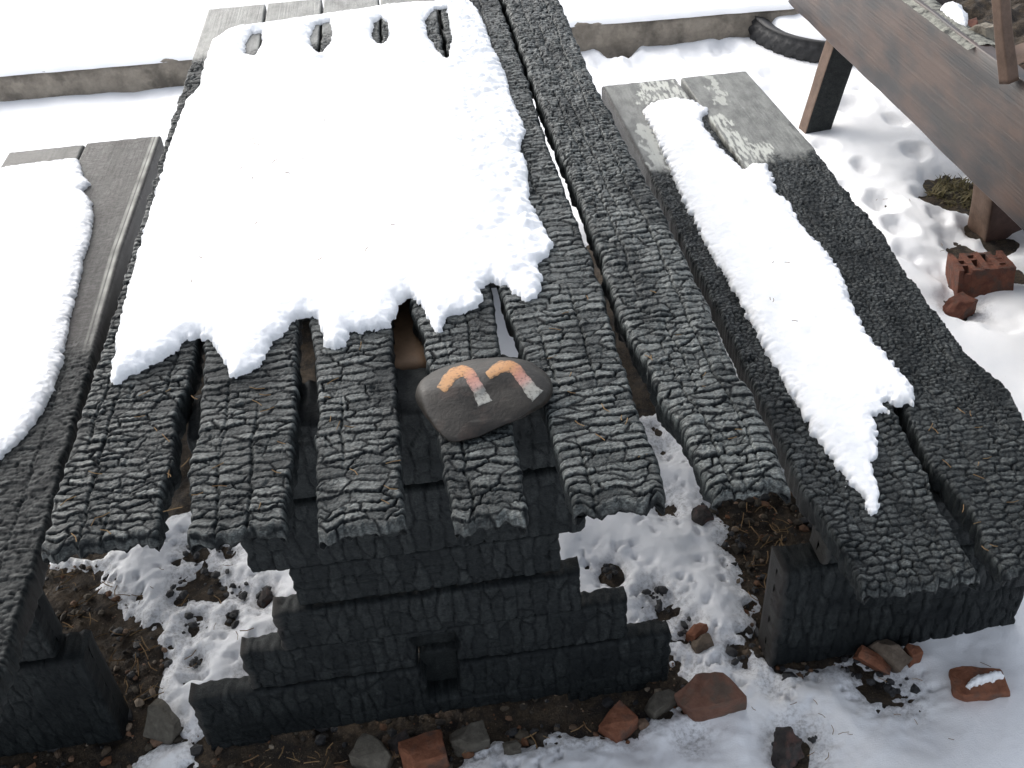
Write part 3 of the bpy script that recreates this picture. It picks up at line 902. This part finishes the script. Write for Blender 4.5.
hull('stone', [(775, 728, .04), (790, 726, .05), (801, 738, .045), (803, 752, .02), (795, 766, .01), (782, 772, .02), (772, 748, .03), (800, 765, -.02), (770, 770, -.02), (775, 735, -.02)], BLACKSTONE, 'dark sooty stone poking out of the snow at the bottom', 'stone', 22, .006)
chunk('stone', (168, 730), (.055, .03, .065), GREYSTONE, 'tan slab shard standing left of the table base', 'stone', R_(-25), 23, 2, tilt=(-.4, .2))
chunk('stone', (660, 706), (.055, .03, .03), GREYSTONE, 'flat grey stone at the right end of the table base', 'stone', R_(30), 24, 3)
chunk('stone', (512, 750), (.03, .025, .02), GREYSTONE, 'small round grey pebble in the dirt before the table base', 'stone', R_(0), 25, 4)
chunk('stone', (266, 600), (.03, .022, .025), BLACKSTONE, 'dark brown lump on the snow left of the table base', 'stone', R_(40), 26, 4)
chunk('stone', (700, 520), (.045, .04, .04), BLACKSTONE, 'black charred lump under the right table corner', 'stone', R_(40), 27, 4)
chunk('brick', (958, 312), (.075, .05, .045), BRICK, 'broken orange brick half beside the perforated brick', 'brick', R_(25), 28, 2, sink=.2)
# snow crust lying on the single brick
cc = bk.location
snow_pts = [(966, 686), (974, 678), (988, 673), (1001, 673), (1002, 678), (992, 682), (980, 684), (970, 690)]
snow_slab('brick_snow', snow_pts, .053, 'little crust of snow on the single red brick', .008, 35, step=.002, rad=.012, edgen=.003)

# perforated brick
def perforated(px, label):
    t = thing('perforated_brick', label, 'brick', tuple(at_z(px[0], px[1], 0)))
    bm = bmesh.new()
    Lx, Wy, Hz = .14, .12, .085
    nx, ny, wall = 4, 3, .014
    cw, cl = (Lx - wall * (nx + 1)) / nx, (Wy - wall * (ny + 1)) / ny

    def bx(x0, x1, y0, y1, z0, z1):
        vs = bmesh.ops.create_cube(bm, size=1)['verts']
        for v in vs: v.co = Vector(((x0 + x1) / 2 + v.co.x * (x1 - x0), (y0 + y1) / 2 + v.co.y * (y1 - y0), (z0 + z1) / 2 + v.co.z * (z1 - z0)))
    for i in range(nx + 1):
        a = i * (cw + wall) - Lx / 2
        bx(a, a + wall, -Wy / 2, Wy / 2, 0, Hz - .002 * (i % 2))
    for j in range(ny + 1):
        b = j * (cl + wall) - Wy / 2
        for i in range(nx):
            a = i * (cw + wall) - Lx / 2 + wall
            bx(a, a + cw, b, b + wall, 0, Hz - .003 - .011 * ((i * 5 + j * 3) % 4 == 0) - (.03 if i == 0 and j == 3 else 0))
    for i in range(nx):
        for j in range(ny):
            if (i, j) in ((0, 2),): continue
            a = i * (cw + wall) - Lx / 2 + wall; b = j * (cl + wall) - Wy / 2 + wall
            bx(a, a + cw, b, b + cl, .0, (.058, .079, .066, .052, .081)[(i * 7 + j * 3) % 5])
    bmesh.ops.subdivide_edges(bm, edges=[e for e in bm.edges if e.calc_length() > .03], cuts=3, use_grid_fill=True)
    co = np.array([v.co[:] for v in bm.verts])
    for ax in range(3):
        nz = .0022 * vn(co[:, 0] / .016 + ax * 7, (co[:, 1] + co[:, 2]) / .016, 140 + ax)
        for v, k in zip(bm.verts, nz): v.co[ax] += float(k)
    bm.transform(Euler((R_(-10), R_(-4), R_(-12))).to_matrix().to_4x4())
    o = mesh_bm('brick_body', bm, BRICK, t)
    o.location = (0, 0, -.005)


perforated((978, 288), 'red perforated brick full of square holes standing in the snow')

# ------------------------------------------------------------------ painted stone on the table
def painted_stone():
    out = [(415, 396), (419, 385), (432, 376), (450, 369), (470, 364), (490, 361), (510, 360), (528, 363), (542, 370), (551, 381), (553, 392), (547, 403), (530, 413), (508, 423), (490, 430), (467, 438), (450, 441), (440, 433), (430, 421), (421, 409)]
    zmid = .758
    Q = np.array([at_z(u, v, zmid) for u, v in out])
    # the far silhouette is the dome, which stands higher: pull the far rim inwards
    c = Q.mean(0)
    base = at_z(484, 400, ZT)
    t = thing('painted_stone', 'smooth dark grey stone with two painted orange hooked strokes on the table', 'stone', tuple(base))
    # resample outline
    n = 72
    th = np.linspace(0, 2 * np.pi, n, endpoint=False)
    ang = np.arctan2(Q[:, 1] - c[1], Q[:, 0] - c[0]); rad = np.hypot(Q[:, 0] - c[0], Q[:, 1] - c[1])
    od = np.argsort(ang); a2, r2 = ang[od], rad[od]
    rr = np.interp(th, np.concatenate([a2 - 2 * np.pi, a2, a2 + 2 * np.pi]), np.tile(r2, 3))
    k = np.exp(-np.linspace(-3, 3, 7) ** 2); k /= k.sum()
    rr = sum(kk * np.roll(rr, s) for kk, s in zip(k, range(-3, 4)))
    V = []; rows = 26
    for i in range(rows):
        f = i / (rows - 1)                        # 0 bottom .. 1 top
        phi = -np.pi / 2 + f * np.pi
        cs = np.sign(np.cos(phi)) * abs(np.cos(phi)) ** .52
        sn = np.sign(np.sin(phi)) * abs(np.sin(phi)) ** 1.0
        zz = zmid + (sn * .031 if sn > 0 else sn * .007)
        up = max(0, sn)
        x = c[0] + rr * cs * np.cos(th); y = c[1] + rr * cs * np.sin(th)
        # far side leans towards the camera as it rises, near side falls as a steeper front
        y = y - up * .022
        zt = zz + up * (.008 * np.cos(th - 2.2))
        V.append(np.stack([x, y, zt + 0 * th], -1))
    V = np.array(V)
    pa, pb, pc_ = at_z(421, 403, .776), at_z(549, 394, .776), at_z(470, 438.5, .7535)
    nrm = np.cross(pb - pa, pc_ - pa); nrm /= np.linalg.norm(nrm)
    if nrm[2] < 0: nrm = -nrm
    dd_ = (V - pa) @ nrm
    V = V - (.0035 * np.logaddexp(0, dd_ / .0035) * .75)[..., None] * nrm * sst(-.004, .004, dd_)[..., None]
    tp = at_z(490, 370, .786); n2 = np.array([-.10, .22, 1.0]); n2 /= np.linalg.norm(n2)
    d2_ = (V - tp) @ n2
    V = V - (np.maximum(0, d2_) * .7)[..., None] * n2
    V += (.0012 * vn(V[..., 0] / .03, V[..., 1] / .03 + V[..., 2] / .03, 5))[..., None] * np.array([.4, .4, 1])
    idx = np.arange(rows * n).reshape(rows, n); nx = np.roll(idx, -1, 1)
    qd = np.stack([idx[:-1], nx[:-1], nx[1:], idx[1:]], -1).reshape(-1, 4)
    nmat = NT('river_stone')
    tc = nmat.n('TexCoord').outputs['Object']
    a = nmat.noise(18, 5, .6, tc); b = nmat.noise(240, 3, .6, tc)
    col = nmat.mix(nmat.ramp(a, [(.35, 0), (.7, 1)]), (.012, .0105, .009), (.034, .030, .025))
    sc = nmat.n('TexNoise', Scale=1, Detail=4); mm = nmat.n('VectorMath', operation='MULTIPLY'); nmat.l(tc, mm.inputs[0]); mm.inputs[1].default_value = (40, 160, 200); nmat.l(mm.outputs[0], sc.inputs['Vector'])
    col = nmat.mix(nmat.ramp(sc.outputs['Fac'], [(.58, 0), (.75, .4)]), col, (.085, .08, .072))
    col = nmat.mix(nmat.ramp(nmat.noise(26, 4, .6, tc), [(.52, 0), (.66, .7)]), col, (.042, .029, .023))
    body = mesh_np('stone_body', V.reshape(-1, 3), qd, None, None, nmat.out(col, .5, nmat.bump(b, .0012, .5), .3))
    adopt(body, t)
    # painted strokes laid on the surface
    bvh = BVHTree.FromPolygons([Vector(v) for v in V.reshape(-1, 3)], qd.tolist())
    pm = NT('paint_stroke')
    f = pm.attr('along'); tc = pm.n('TexCoord').outputs['Object']
    pc = pm.ramp(f, [(0, (.37, .21, .10)), (.38, (.37, .19, .085)), (.54, (.35, .17, .13)), (.66, (.36, .21, .18)), (.76, (.26, .25, .225)), (1, (.32, .32, .29))])
    wear = pm.noise(230, 4, .65, tc)
    ew = pm.math('ADD', wear, pm.math('MULTIPLY', pm.attr('rim'), .14))
    pc = pm.mix(pm.ramp(ew, [(.53, 0), (.70, .75)]), pc, (.055, .05, .045))
    PM = pm.out(pc, .7, pm.bump(wear, .0006, .6), .3)
    strokes = [([(440.5, 391, 5), (447, 381, 6.3), (455, 373, 6), (464, 370, 5.6), (471, 376, 6.2), (475, 384, 6.2), (479, 391, 6.2), (482, 397, 7), (485, 404.5, 7.5)]),
               ([(487, 376.5, 4), (494, 371, 5.6), (502, 366.5, 6), (511, 366, 6), (518, 372, 6), (523, 379, 6), (528, 386, 6.4), (533, 392, 7), (538, 397, 7.6)])]
    rnd = random.Random(4)
    for st in strokes:
        P_ = np.array(st, float)
        tt = np.linspace(0, len(P_) - 1, 46)
        pu = np.interp(tt, range(len(P_)), P_[:, 0]); pv = np.interp(tt, range(len(P_)), P_[:, 1]); pw = np.interp(tt, range(len(P_)), P_[:, 2])
        ker = np.array([1, 2, 3, 2, 1]) / 9
        pad = lambda q: np.convolve(np.pad(q, 2, 'edge'), ker, 'valid')
        pu, pv = pad(pu), pad(pv)
        du, dv = np.gradient(pu), np.gradient(pv); l = np.hypot(du, dv)
        nu, nv = -dv / l, du / l
        vs = []; at = []; rim = []
        m_ = 9
        for i in range(46):
            for j in range(m_):
                o_ = (j / (m_ - 1) * 2 - 1) * pw[i] * (1 + .06 * math.sin(i * .55 + j * .4 + len(st)) + .05 * math.sin(i * 1.3))
                d = Vector(ray(pu[i] + nu[i] * o_, pv[i] + nv[i] * o_)).normalized()
                h, nn, _, _ = bvh.ray_cast(Vector(CP), d)
                if h is None:
                    h, nn = Vector(at_z(pu[i], pv[i], .78)), Vector((0, 0, 1))
                lift = .0007 if 0 < j < m_ - 1 and 0 < i < 45 else .0002
                vs.append(h + (nn if nn.z > -.2 else -nn) * lift); at.append(i / 45); rim.append(abs(j / (m_ - 1) * 2 - 1) ** 3 if 0 < i < 45 else 1)
        ii = np.arange(46 * m_).reshape(46, m_)
        q = np.stack([ii[:-1, :-1], ii[:-1, 1:], ii[1:, 1:], ii[1:, :-1]], -1).reshape(-1, 4)
        adopt(mesh_np('painted_mark', np.array([v[:] for v in vs]), q, None, dict(along=at, rim=rim), PM), t)


painted_stone()


# ------------------------------------------------------------------ raised box of boards at the right
def beam(name, parent, a, b, w, d, side, seed, tone=1.0, burn=0.0, step=.01):
    """bar from a to b; w across 'side', d along the third axis; rounded, grained"""
    a, b, side = Vector(a), Vector(b), Vector(side).normalized()
    g = (b - a).normalized(); nn = g.cross(side).normalized(); side = nn.cross(g).normalized()
    L = (b - a).length
    ns = max(2, int(L / step))
    r = min(w, d) * .08
    sec = []
    for sx, sy in ((1, 1), (-1, 1), (-1, -1), (1, -1)):
        cx, cy = sx * (w / 2 - r), sy * (d / 2 - r)
        a0 = {(1, 1): 0, (-1, 1): 90, (-1, -1): 180, (1, -1): 270}[(sx, sy)]
        for k in (0, 45, 90):
            sec.append((cx + r * math.cos(R_(a0 + k)), cy + r * math.sin(R_(a0 + k))))
        # intermediate points on the following side
        nxt = {(1, 1): (-1, 1), (-1, 1): (-1, -1), (-1, -1): (1, -1), (1, -1): (1, 1)}[(sx, sy)]
        e = (nxt[0] * (w / 2 - (r if sy == nxt[1] else 0)), nxt[1] * (d / 2 - (r if sx == nxt[0] else 0)))
        s0 = sec[-1]
        for k in range(1, 6): sec.append((s0[0] + (e[0] - s0[0]) * k / 6, s0[1] + (e[1] - s0[1]) * k / 6))
    sec = np.array(sec)
    ss = np.linspace(0, L, ns + 1)
    Sg = np.repeat(ss[:, None], len(sec), 1)
    A_ = sec[None, :, 0] + .0025 * vn(Sg / .15, sec[None, :, 1] / .05 + seed, seed)
    B_ = sec[None, :, 1] + .0025 * vn(Sg / .15, sec[None, :, 0] / .05 + seed, seed + 1)
    V = np.array(a) + Sg[..., None] * np.array(g) + A_[..., None] * np.array(side) + B_[..., None] * np.array(nn)
    ns1, nc = Sg.shape
    idx = np.arange(ns1 * nc).reshape(ns1, nc); nx = np.roll(idx, -1, 1)
    q = np.stack([idx[:-1], nx[:-1], nx[1:], idx[1:]], -1).reshape(-1, 4)
    N0 = ns1 * nc
    Vf = np.vstack([V.reshape(-1, 3), V[0].mean(0), V[-1].mean(0)])
    tr = np.vstack([np.stack([nx[0], idx[0], np.full(nc, N0)], -1), np.stack([idx[-1], nx[-1], np.full(nc, N0 + 1)], -1)])
    e = lambda x: np.concatenate([x.ravel(), x[0, :1], x[-1, :1]])
    bn = burn(Sg, A_) if callable(burn) else np.full(Sg.shape, float(burn))
    o = mesh_np(name, Vf, q, tr, dict(burn=e(bn), ash=e(bn * .2), pale=e(Sg * 0), tone=e(Sg * 0 + tone), grain=np.stack([e(Sg + seed), e(A_ + seed * .3), e(B_ + 0 * Sg)], -1)), WOOD)
    adopt(o, parent)
    return o


BROWNW = None
box = thing('plank_box', 'scorched brown plank box on slanting legs at the right edge, filled with rubble', 'wooden box', (1.6, 1.5, 0))


def scorched():
    n = NT('scorched_board')
    g = n.attr('grain', True)
    fib = n.noise(1, 5, .6, g, (3, 130, 40))
    bl = n.noise(7, 5, .55, g, (.8, 2, 1))
    knot = n.noise(3.2, 2, .5, g, (1, 2.2, 1))
    brown = n.mix(fib, (.046, .027, .019), (.078, .048, .036))
    dark = n.mix(fib, (.014, .013, .0138), (.026, .0235, .0245))
    col = n.mix(n.ramp(bl, [(.38, 0), (.62, 1)]), brown, dark)
    col = n.mix(n.ramp(knot, [(.64, 0), (.72, .7)]), col, (.03, .024, .02))
    return n.out(col, n.mix(bl, .32, .52), n.bump(fib, .0016, .6), .45)


SCORCH = scorched()
st_.data.materials[0] = simple('raw_stretcher_wood', (.13, .08, .045), (.21, .13, .075), 30, .6, .001)
FRESH = simple('raw_brown_wood', (.10, .064, .045), (.17, .11, .08), 30, .6, .001)
DULLRED = simple('shaded_red_wood', (.05, .028, .022), (.09, .05, .04), 30, .6, .001)
zb0, zb1 = .35, .605
x0b, x1b = 1.376, 1.424
o = beam('side_board', box, ((x0b + x1b) / 2 + .02, .45, (zb0 + zb1) / 2), ((x0b + x1b) / 2 + .03, 2.66, (zb0 + zb1) / 2), zb1 - zb0 + .01, .042, (x1b - x0b, 0, zb1 - zb0), 101, step=.02)
o.data.materials[0] = SCORCH
# legs
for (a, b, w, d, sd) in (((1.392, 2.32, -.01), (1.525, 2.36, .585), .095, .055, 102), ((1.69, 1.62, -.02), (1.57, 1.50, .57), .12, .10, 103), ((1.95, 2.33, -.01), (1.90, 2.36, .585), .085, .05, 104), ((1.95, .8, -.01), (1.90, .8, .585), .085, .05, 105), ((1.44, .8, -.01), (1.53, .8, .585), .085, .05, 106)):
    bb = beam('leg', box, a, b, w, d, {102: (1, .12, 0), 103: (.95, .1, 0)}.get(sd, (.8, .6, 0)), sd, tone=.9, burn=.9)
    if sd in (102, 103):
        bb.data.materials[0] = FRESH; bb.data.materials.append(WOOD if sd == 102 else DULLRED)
        for pl_ in bb.data.polygons: pl_.material_index = int(pl_.normal.y < -.6)  # sides turned from the sun take darker wood, their shade painted in
    else: bb.data.materials[0] = SCORCH
o = beam('side_board', box, (1.93, .45, .48), (1.93, 2.66, .48), .25, .042, (0, 0, 1), 107, step=.04); o.data.materials[0] = SCORCH
for k, yy in enumerate(np.arange(.52, 2.62, .145)):
    o = beam('floor_board', box, (1.44, yy, .50), (1.905, yy, .50), .139, .025, (0, 1, 0), 110 + k, step=.08)
    o.data.materials[0] = SCORCH
# rubble fill
bx_, by_ = np.meshgrid(np.arange(1.432, 1.912, .008), np.arange(.5, 2.62, .008), indexing='ij')
bz_ = .515 + .05 * sst(1.44, 1.6, bx_) * (1 + .4 * vn(bx_ / .08, by_ / .08, 91)) + .012 * fbm(bx_ / .03, by_ / .03, 92, 3)
tag(gridmesh('soil_fill', bx_, by_, bz_, SOIL), 'dark burnt soil and ash heaped inside the plank box', 'soil', kind='stuff')
cr_x, cr_y = np.meshgrid(np.arange(1.410, 1.497, .003), np.arange(1.50, 2.6, .004), indexing='ij')
crz = .598 + .012 * np.clip(1 - ((cr_x - 1.452) / .045) ** 2, -.6, 1) + .0016 * fbm(cr_x / .012, cr_y / .02, 95, 3)
tag(gridmesh('ash_crust', cr_x, cr_y, crz, ASHM), 'pale flaking ash crust along the top edge of the plank box', 'ash', kind='stuff')
chunk('stone', tuple(at_z(988, 33, .60)), (.07, .065, .08), BEIGESTONE, 'beige rough stone inside the plank box beside the leaning stake', 'stone', R_(30), 41, 4, z=.55, sink=.1)
chunk('brick', tuple(at_z(971, 22, .6)), (.10, .05, .05), BRICK, 'dull red brick fragment in the plank box behind its snow lump', 'brick', R_(60), 42, 3, z=.56, sink=.1)
chunk('stone', tuple(at_z(940, -2, .6)), (.08, .06, .05), BLACKSTONE, 'black burnt lump at the top of the plank box', 'stone', R_(60), 43, 3, z=.56, sink=.1)
snow_slab('box_snow', [(938, 12), (950, 11), (963, 14), (968, 22), (966, 30), (956, 27), (946, 20)], .60, 'small bright snow lump on the rubble inside the plank box', .03, 45, step=.003, rad=.03)
stake = beam('stake', box, at_z(1009, 82, .60), at_y(998, -25, at_z(1009, 82, .60)[1] + .06), .030, .028, (1, .3, 0), 130, tone=1)
stake.data.materials[0] = FRESH
stake.parent = None
stake.matrix_parent_inverse = Matrix.Identity(4)
stake.name = 'wooden_stake'
tag(stake, 'narrow raw brown wooden stake leaning up out of the plank box', 'stake')

# ------------------------------------------------------------------ tyre
def tyre():
    c = at_z(843, 24, .05)
    t = thing('tyre', 'black rubber tyre lying flat in the snow by the kerb, snow inside', 'tyre', (c[0], c[1], -.01))
    ro, ri, w = .395, .305, .15
    nseg = 180
    prof = [(ri, .03), (ri - .004, .05), (ri - .004, .10), (ri + .004, .118), (ri + .03, .135), (ri + .065, .142), (ro - .03, .135), (ro - .012, .122), (ro, .105), (ro + .002, .075), (ro, .045), (ro - .012, .028), (ro - .03, .015), (ri + .05, .008)]
    V = []
    for i in range(nseg):
        a = 2 * math.pi * i / nseg
        for j, (r, z) in enumerate(prof):
            lug = 0
            if 7 <= j <= 11: lug = -.013 * ((i // 2 + j) % 2 == 0)
            V.append(((r + lug) * math.cos(a), (r + lug) * math.sin(a), z * .95 + .01))
    npf = len(prof)
    idx = np.arange(nseg * npf).reshape(nseg, npf); n1 = np.roll(idx, -1, 0); j1 = np.roll(idx, -1, 1); b = np.roll(n1, -1, 1)
    q = np.stack([idx, n1, b, j1], -1).reshape(-1, 4)
    o = mesh_np('tyre_body', np.array(V), q, None, None, RUBBER); o.parent = t
    t.rotation_euler = (.06, -.05, 0)
    # snow cap inside
    rr, aa = np.meshgrid(np.linspace(0, .325, 30), np.linspace(0, 2 * np.pi, 90), indexing='ij')
    X_, Y_ = rr * np.cos(aa), rr * np.sin(aa)
    Z_ = .10 + .02 * (1 - (rr / .325) ** 2) + .012 * vn(X_ / .1, Y_ / .1, 7) - .03 * sst(.285, .325, rr)
    tag(gridmesh('tyre_snow', X_ + c[0], Y_ + c[1], Z_, SNOW), 'round pillow of snow filling the middle of the flat tyre', 'snow')


tyre()

# ------------------------------------------------------------------ grass tuft
def tuft(px, label, n, h, spread, seed):
    rnd = random.Random(seed)
    c = at_z(px[0], px[1], 0)
    V, Fq = [], []
    for k in range(n):
        a = rnd.uniform(0, 6.283); r = spread * math.sqrt(rnd.random())
        p = Vector((r * math.cos(a), r * math.sin(a), -.01))
        d = Vector((rnd.uniform(-1, 1), rnd.uniform(-1, 1), rnd.uniform(.3, 1.0))).normalized()
        L = h * rnd.uniform(.5, 1.1); w = rnd.uniform(.002, .0045)
        sd = d.cross(Vector((0, 0, 1))).normalized() * w
        b = len(V)
        for f in (0, .5, 1):
            q = p + d * L * f + Vector((0, 0, -L * .45 * f * f))
            V += [q - sd * (1 - f * .85), q + sd * (1 - f * .85)]
        Fq += [(b, b + 1, b + 3, b + 2), (b + 2, b + 3, b + 5, b + 4)]
    o = mesh_np('grass_tuft', np.array([v[:] for v in V]), Fq, None, None, GRASSM, smooth=False)
    o.location = (c[0], c[1], 0)
    tag(o, label, 'grass', 'grass tufts in the snow')


tuft((956, 192), 'larger withered grass tuft in a melted hole under the plank box', 260, .075, .075, 1)
tuft((972, 204), 'low dark grass tuft nearest the slanting leg', 90, .05, .05, 2)

# ------------------------------------------------------------------ loose small stuff
def scatter(name, mat, label, spots, seed, attrs=True, squash=.7):
    rnd = random.Random(seed)
    bm = bmesh.new(); bmesh.ops.create_icosphere(bm, subdivisions=1, radius=1)
    base = np.array([v.co[:] for v in bm.verts]); fc = np.array([[v.index for v in f.verts] for f in bm.faces]); bm.free()
    V, Fc, A = [], [], []
    for (x, y, z, r) in spots:
        q = base * (1 + .5 * (np.array([[rnd.random()] for _ in base]) - .5))
        q = q * np.array([r * rnd.uniform(.7, 1.4), r * rnd.uniform(.7, 1.4), r * squash])
        a = rnd.uniform(0, 6.28); ca, sa = math.cos(a), math.sin(a)
        q = np.stack([q[:, 0] * ca - q[:, 1] * sa, q[:, 0] * sa + q[:, 1] * ca, q[:, 2]], -1) + np.array([x, y, z])
        Fc.append(fc + len(V) * len(base)); V.append(q); A += [rnd.random()] * len(base)
    o = mesh_np(name, np.vstack(V), None, np.vstack(Fc), dict(shade=A), mat, smooth=False)
    return tag(o, label, name.replace('_', ' '), kind='stuff')


rnd = random.Random(3)
def in_dirt(n, polys, rlo, rhi, dz=0):
    out = []
    for q in polys:
        lo, hi = q.min(0), q.max(0); k = 0
        for _ in range(n * 6):
            x, y = rnd.uniform(max(lo[0], -1.1), hi[0]), rnd.uniform(max(lo[1], .0), hi[1])
            if poly_sd(q, np.array([x]), np.array([y]))[0] > -.01:
                r = rlo + (rhi - rlo) * rnd.random() ** 4
                out.append((x, y, -.004 + r * .2, r)); k += 1
                if k >= n: break
    return out


scatter('gravel', PEBBLE, 'loose gravel and grit on the bare dark earth round the table base', in_dirt(900, Dp[:3], .0015, .011), 1)
cb = in_dirt(110, Dp[:3], .004, .016)
for u, v, r in SPOT[:20] + SPOT[22:24]:
    for _ in range(7):
        c = at_z(u + rnd.gauss(0, r * .7), v + rnd.gauss(0, r * .5), 0)
        rr = rnd.uniform(.002, .009); cb.append((c[0], c[1], .008, rr))
scatter('charcoal_crumbs', CHARBIT, 'black charcoal crumbs scattered on earth and snow under the table', cb, 2, squash=.8)


def needles(spec, seed):
    rnd = random.Random(seed)
    V, Fc = [], []
    for (pts, z, n, l0, l1) in spec:
        Q = poly_z(pts, z); lo, hi = Q.min(0), Q.max(0); k = 0
        while k < n:
            x, y = rnd.uniform(lo[0], hi[0]), rnd.uniform(lo[1], hi[1])
            if poly_sd(Q, np.array([x]), np.array([y]))[0] < 0: continue
            k += 1
            a = rnd.uniform(0, 3.1416); L = rnd.uniform(l0, l1); w = .0006 if L < .024 else .0010
            d = Vector((math.cos(a), math.sin(a), rnd.uniform(-.05, .12))); s = Vector((-d.y, d.x, 0)) * w
            p = Vector((x, y, z)); b = len(V)
            bend = Vector((-d.y, d.x, 0)) * L * rnd.uniform(-.15, .15)
            for f in (-.5, 0, .5):
                c = p + d * L * f + bend * (1 - 4 * f * f)
                V += [c - s, c + s, c + Vector((0, 0, w * 1.6))]
            for j in (0, 3):
                for i in range(3): Fc.append((b + j + i, b + j + (i + 1) % 3, b + j + 3 + (i + 1) % 3, b + j + 3 + i))
    tag(mesh_np('dry_needles', np.array([v[:] for v in V]), Fc, None, None, NEEDLE, smooth=False), 'dry orange pine needles and straw scattered over planks and snow', 'needles', kind='stuff')


needles([([(50, 570), (105, 575), (160, 640), (165, 700), (100, 700), (60, 640)], .008, 60, .012, .045), ([(735, 500), (800, 500), (790, 580), (750, 600)], .008, 40, .01, .04), ([(240, 750), (450, 745), (600, 725), (560, 735), (440, 765), (260, 768)], .008, 30, .01, .03), ([(110, 570), (250, 560), (280, 590), (210, 700), (170, 640)], .03, 14, .01, .03),
         ([(110, 390), (240, 385), (280, 345), (300, 340), (290, 530), (50, 540)], ZT + .001, 26, .008, .022),
         ([(320, 350), (390, 340), (400, 520), (320, 525)], ZT + .001, 10, .008, .02),
         ([(540, 310), (600, 290), (655, 495), (580, 505), (555, 440)], ZT + .001, 12, .008, .018),
         ([(610, 290), (690, 280), (770, 480), (710, 480)], ZT + .001, 8, .008, .016),
         ([(910, 420), (1000, 400), (1020, 560), (985, 560)], ZB + .001, 14, .01, .02),
         ([(250, 120), (480, 100), (500, 250), (180, 300)], ZT + .036, 14, .006, .016),
         ([(720, 260), (800, 250), (860, 400), (800, 380)], ZB + .026, 5, .006, .014),
         ([(700, 720), (1000, 640), (1010, 760), (720, 765)], .035, 16, .008, .02),
         ([(840, 180), (930, 200), (960, 260), (900, 240)], .036, 6, .01, .02)], 6)
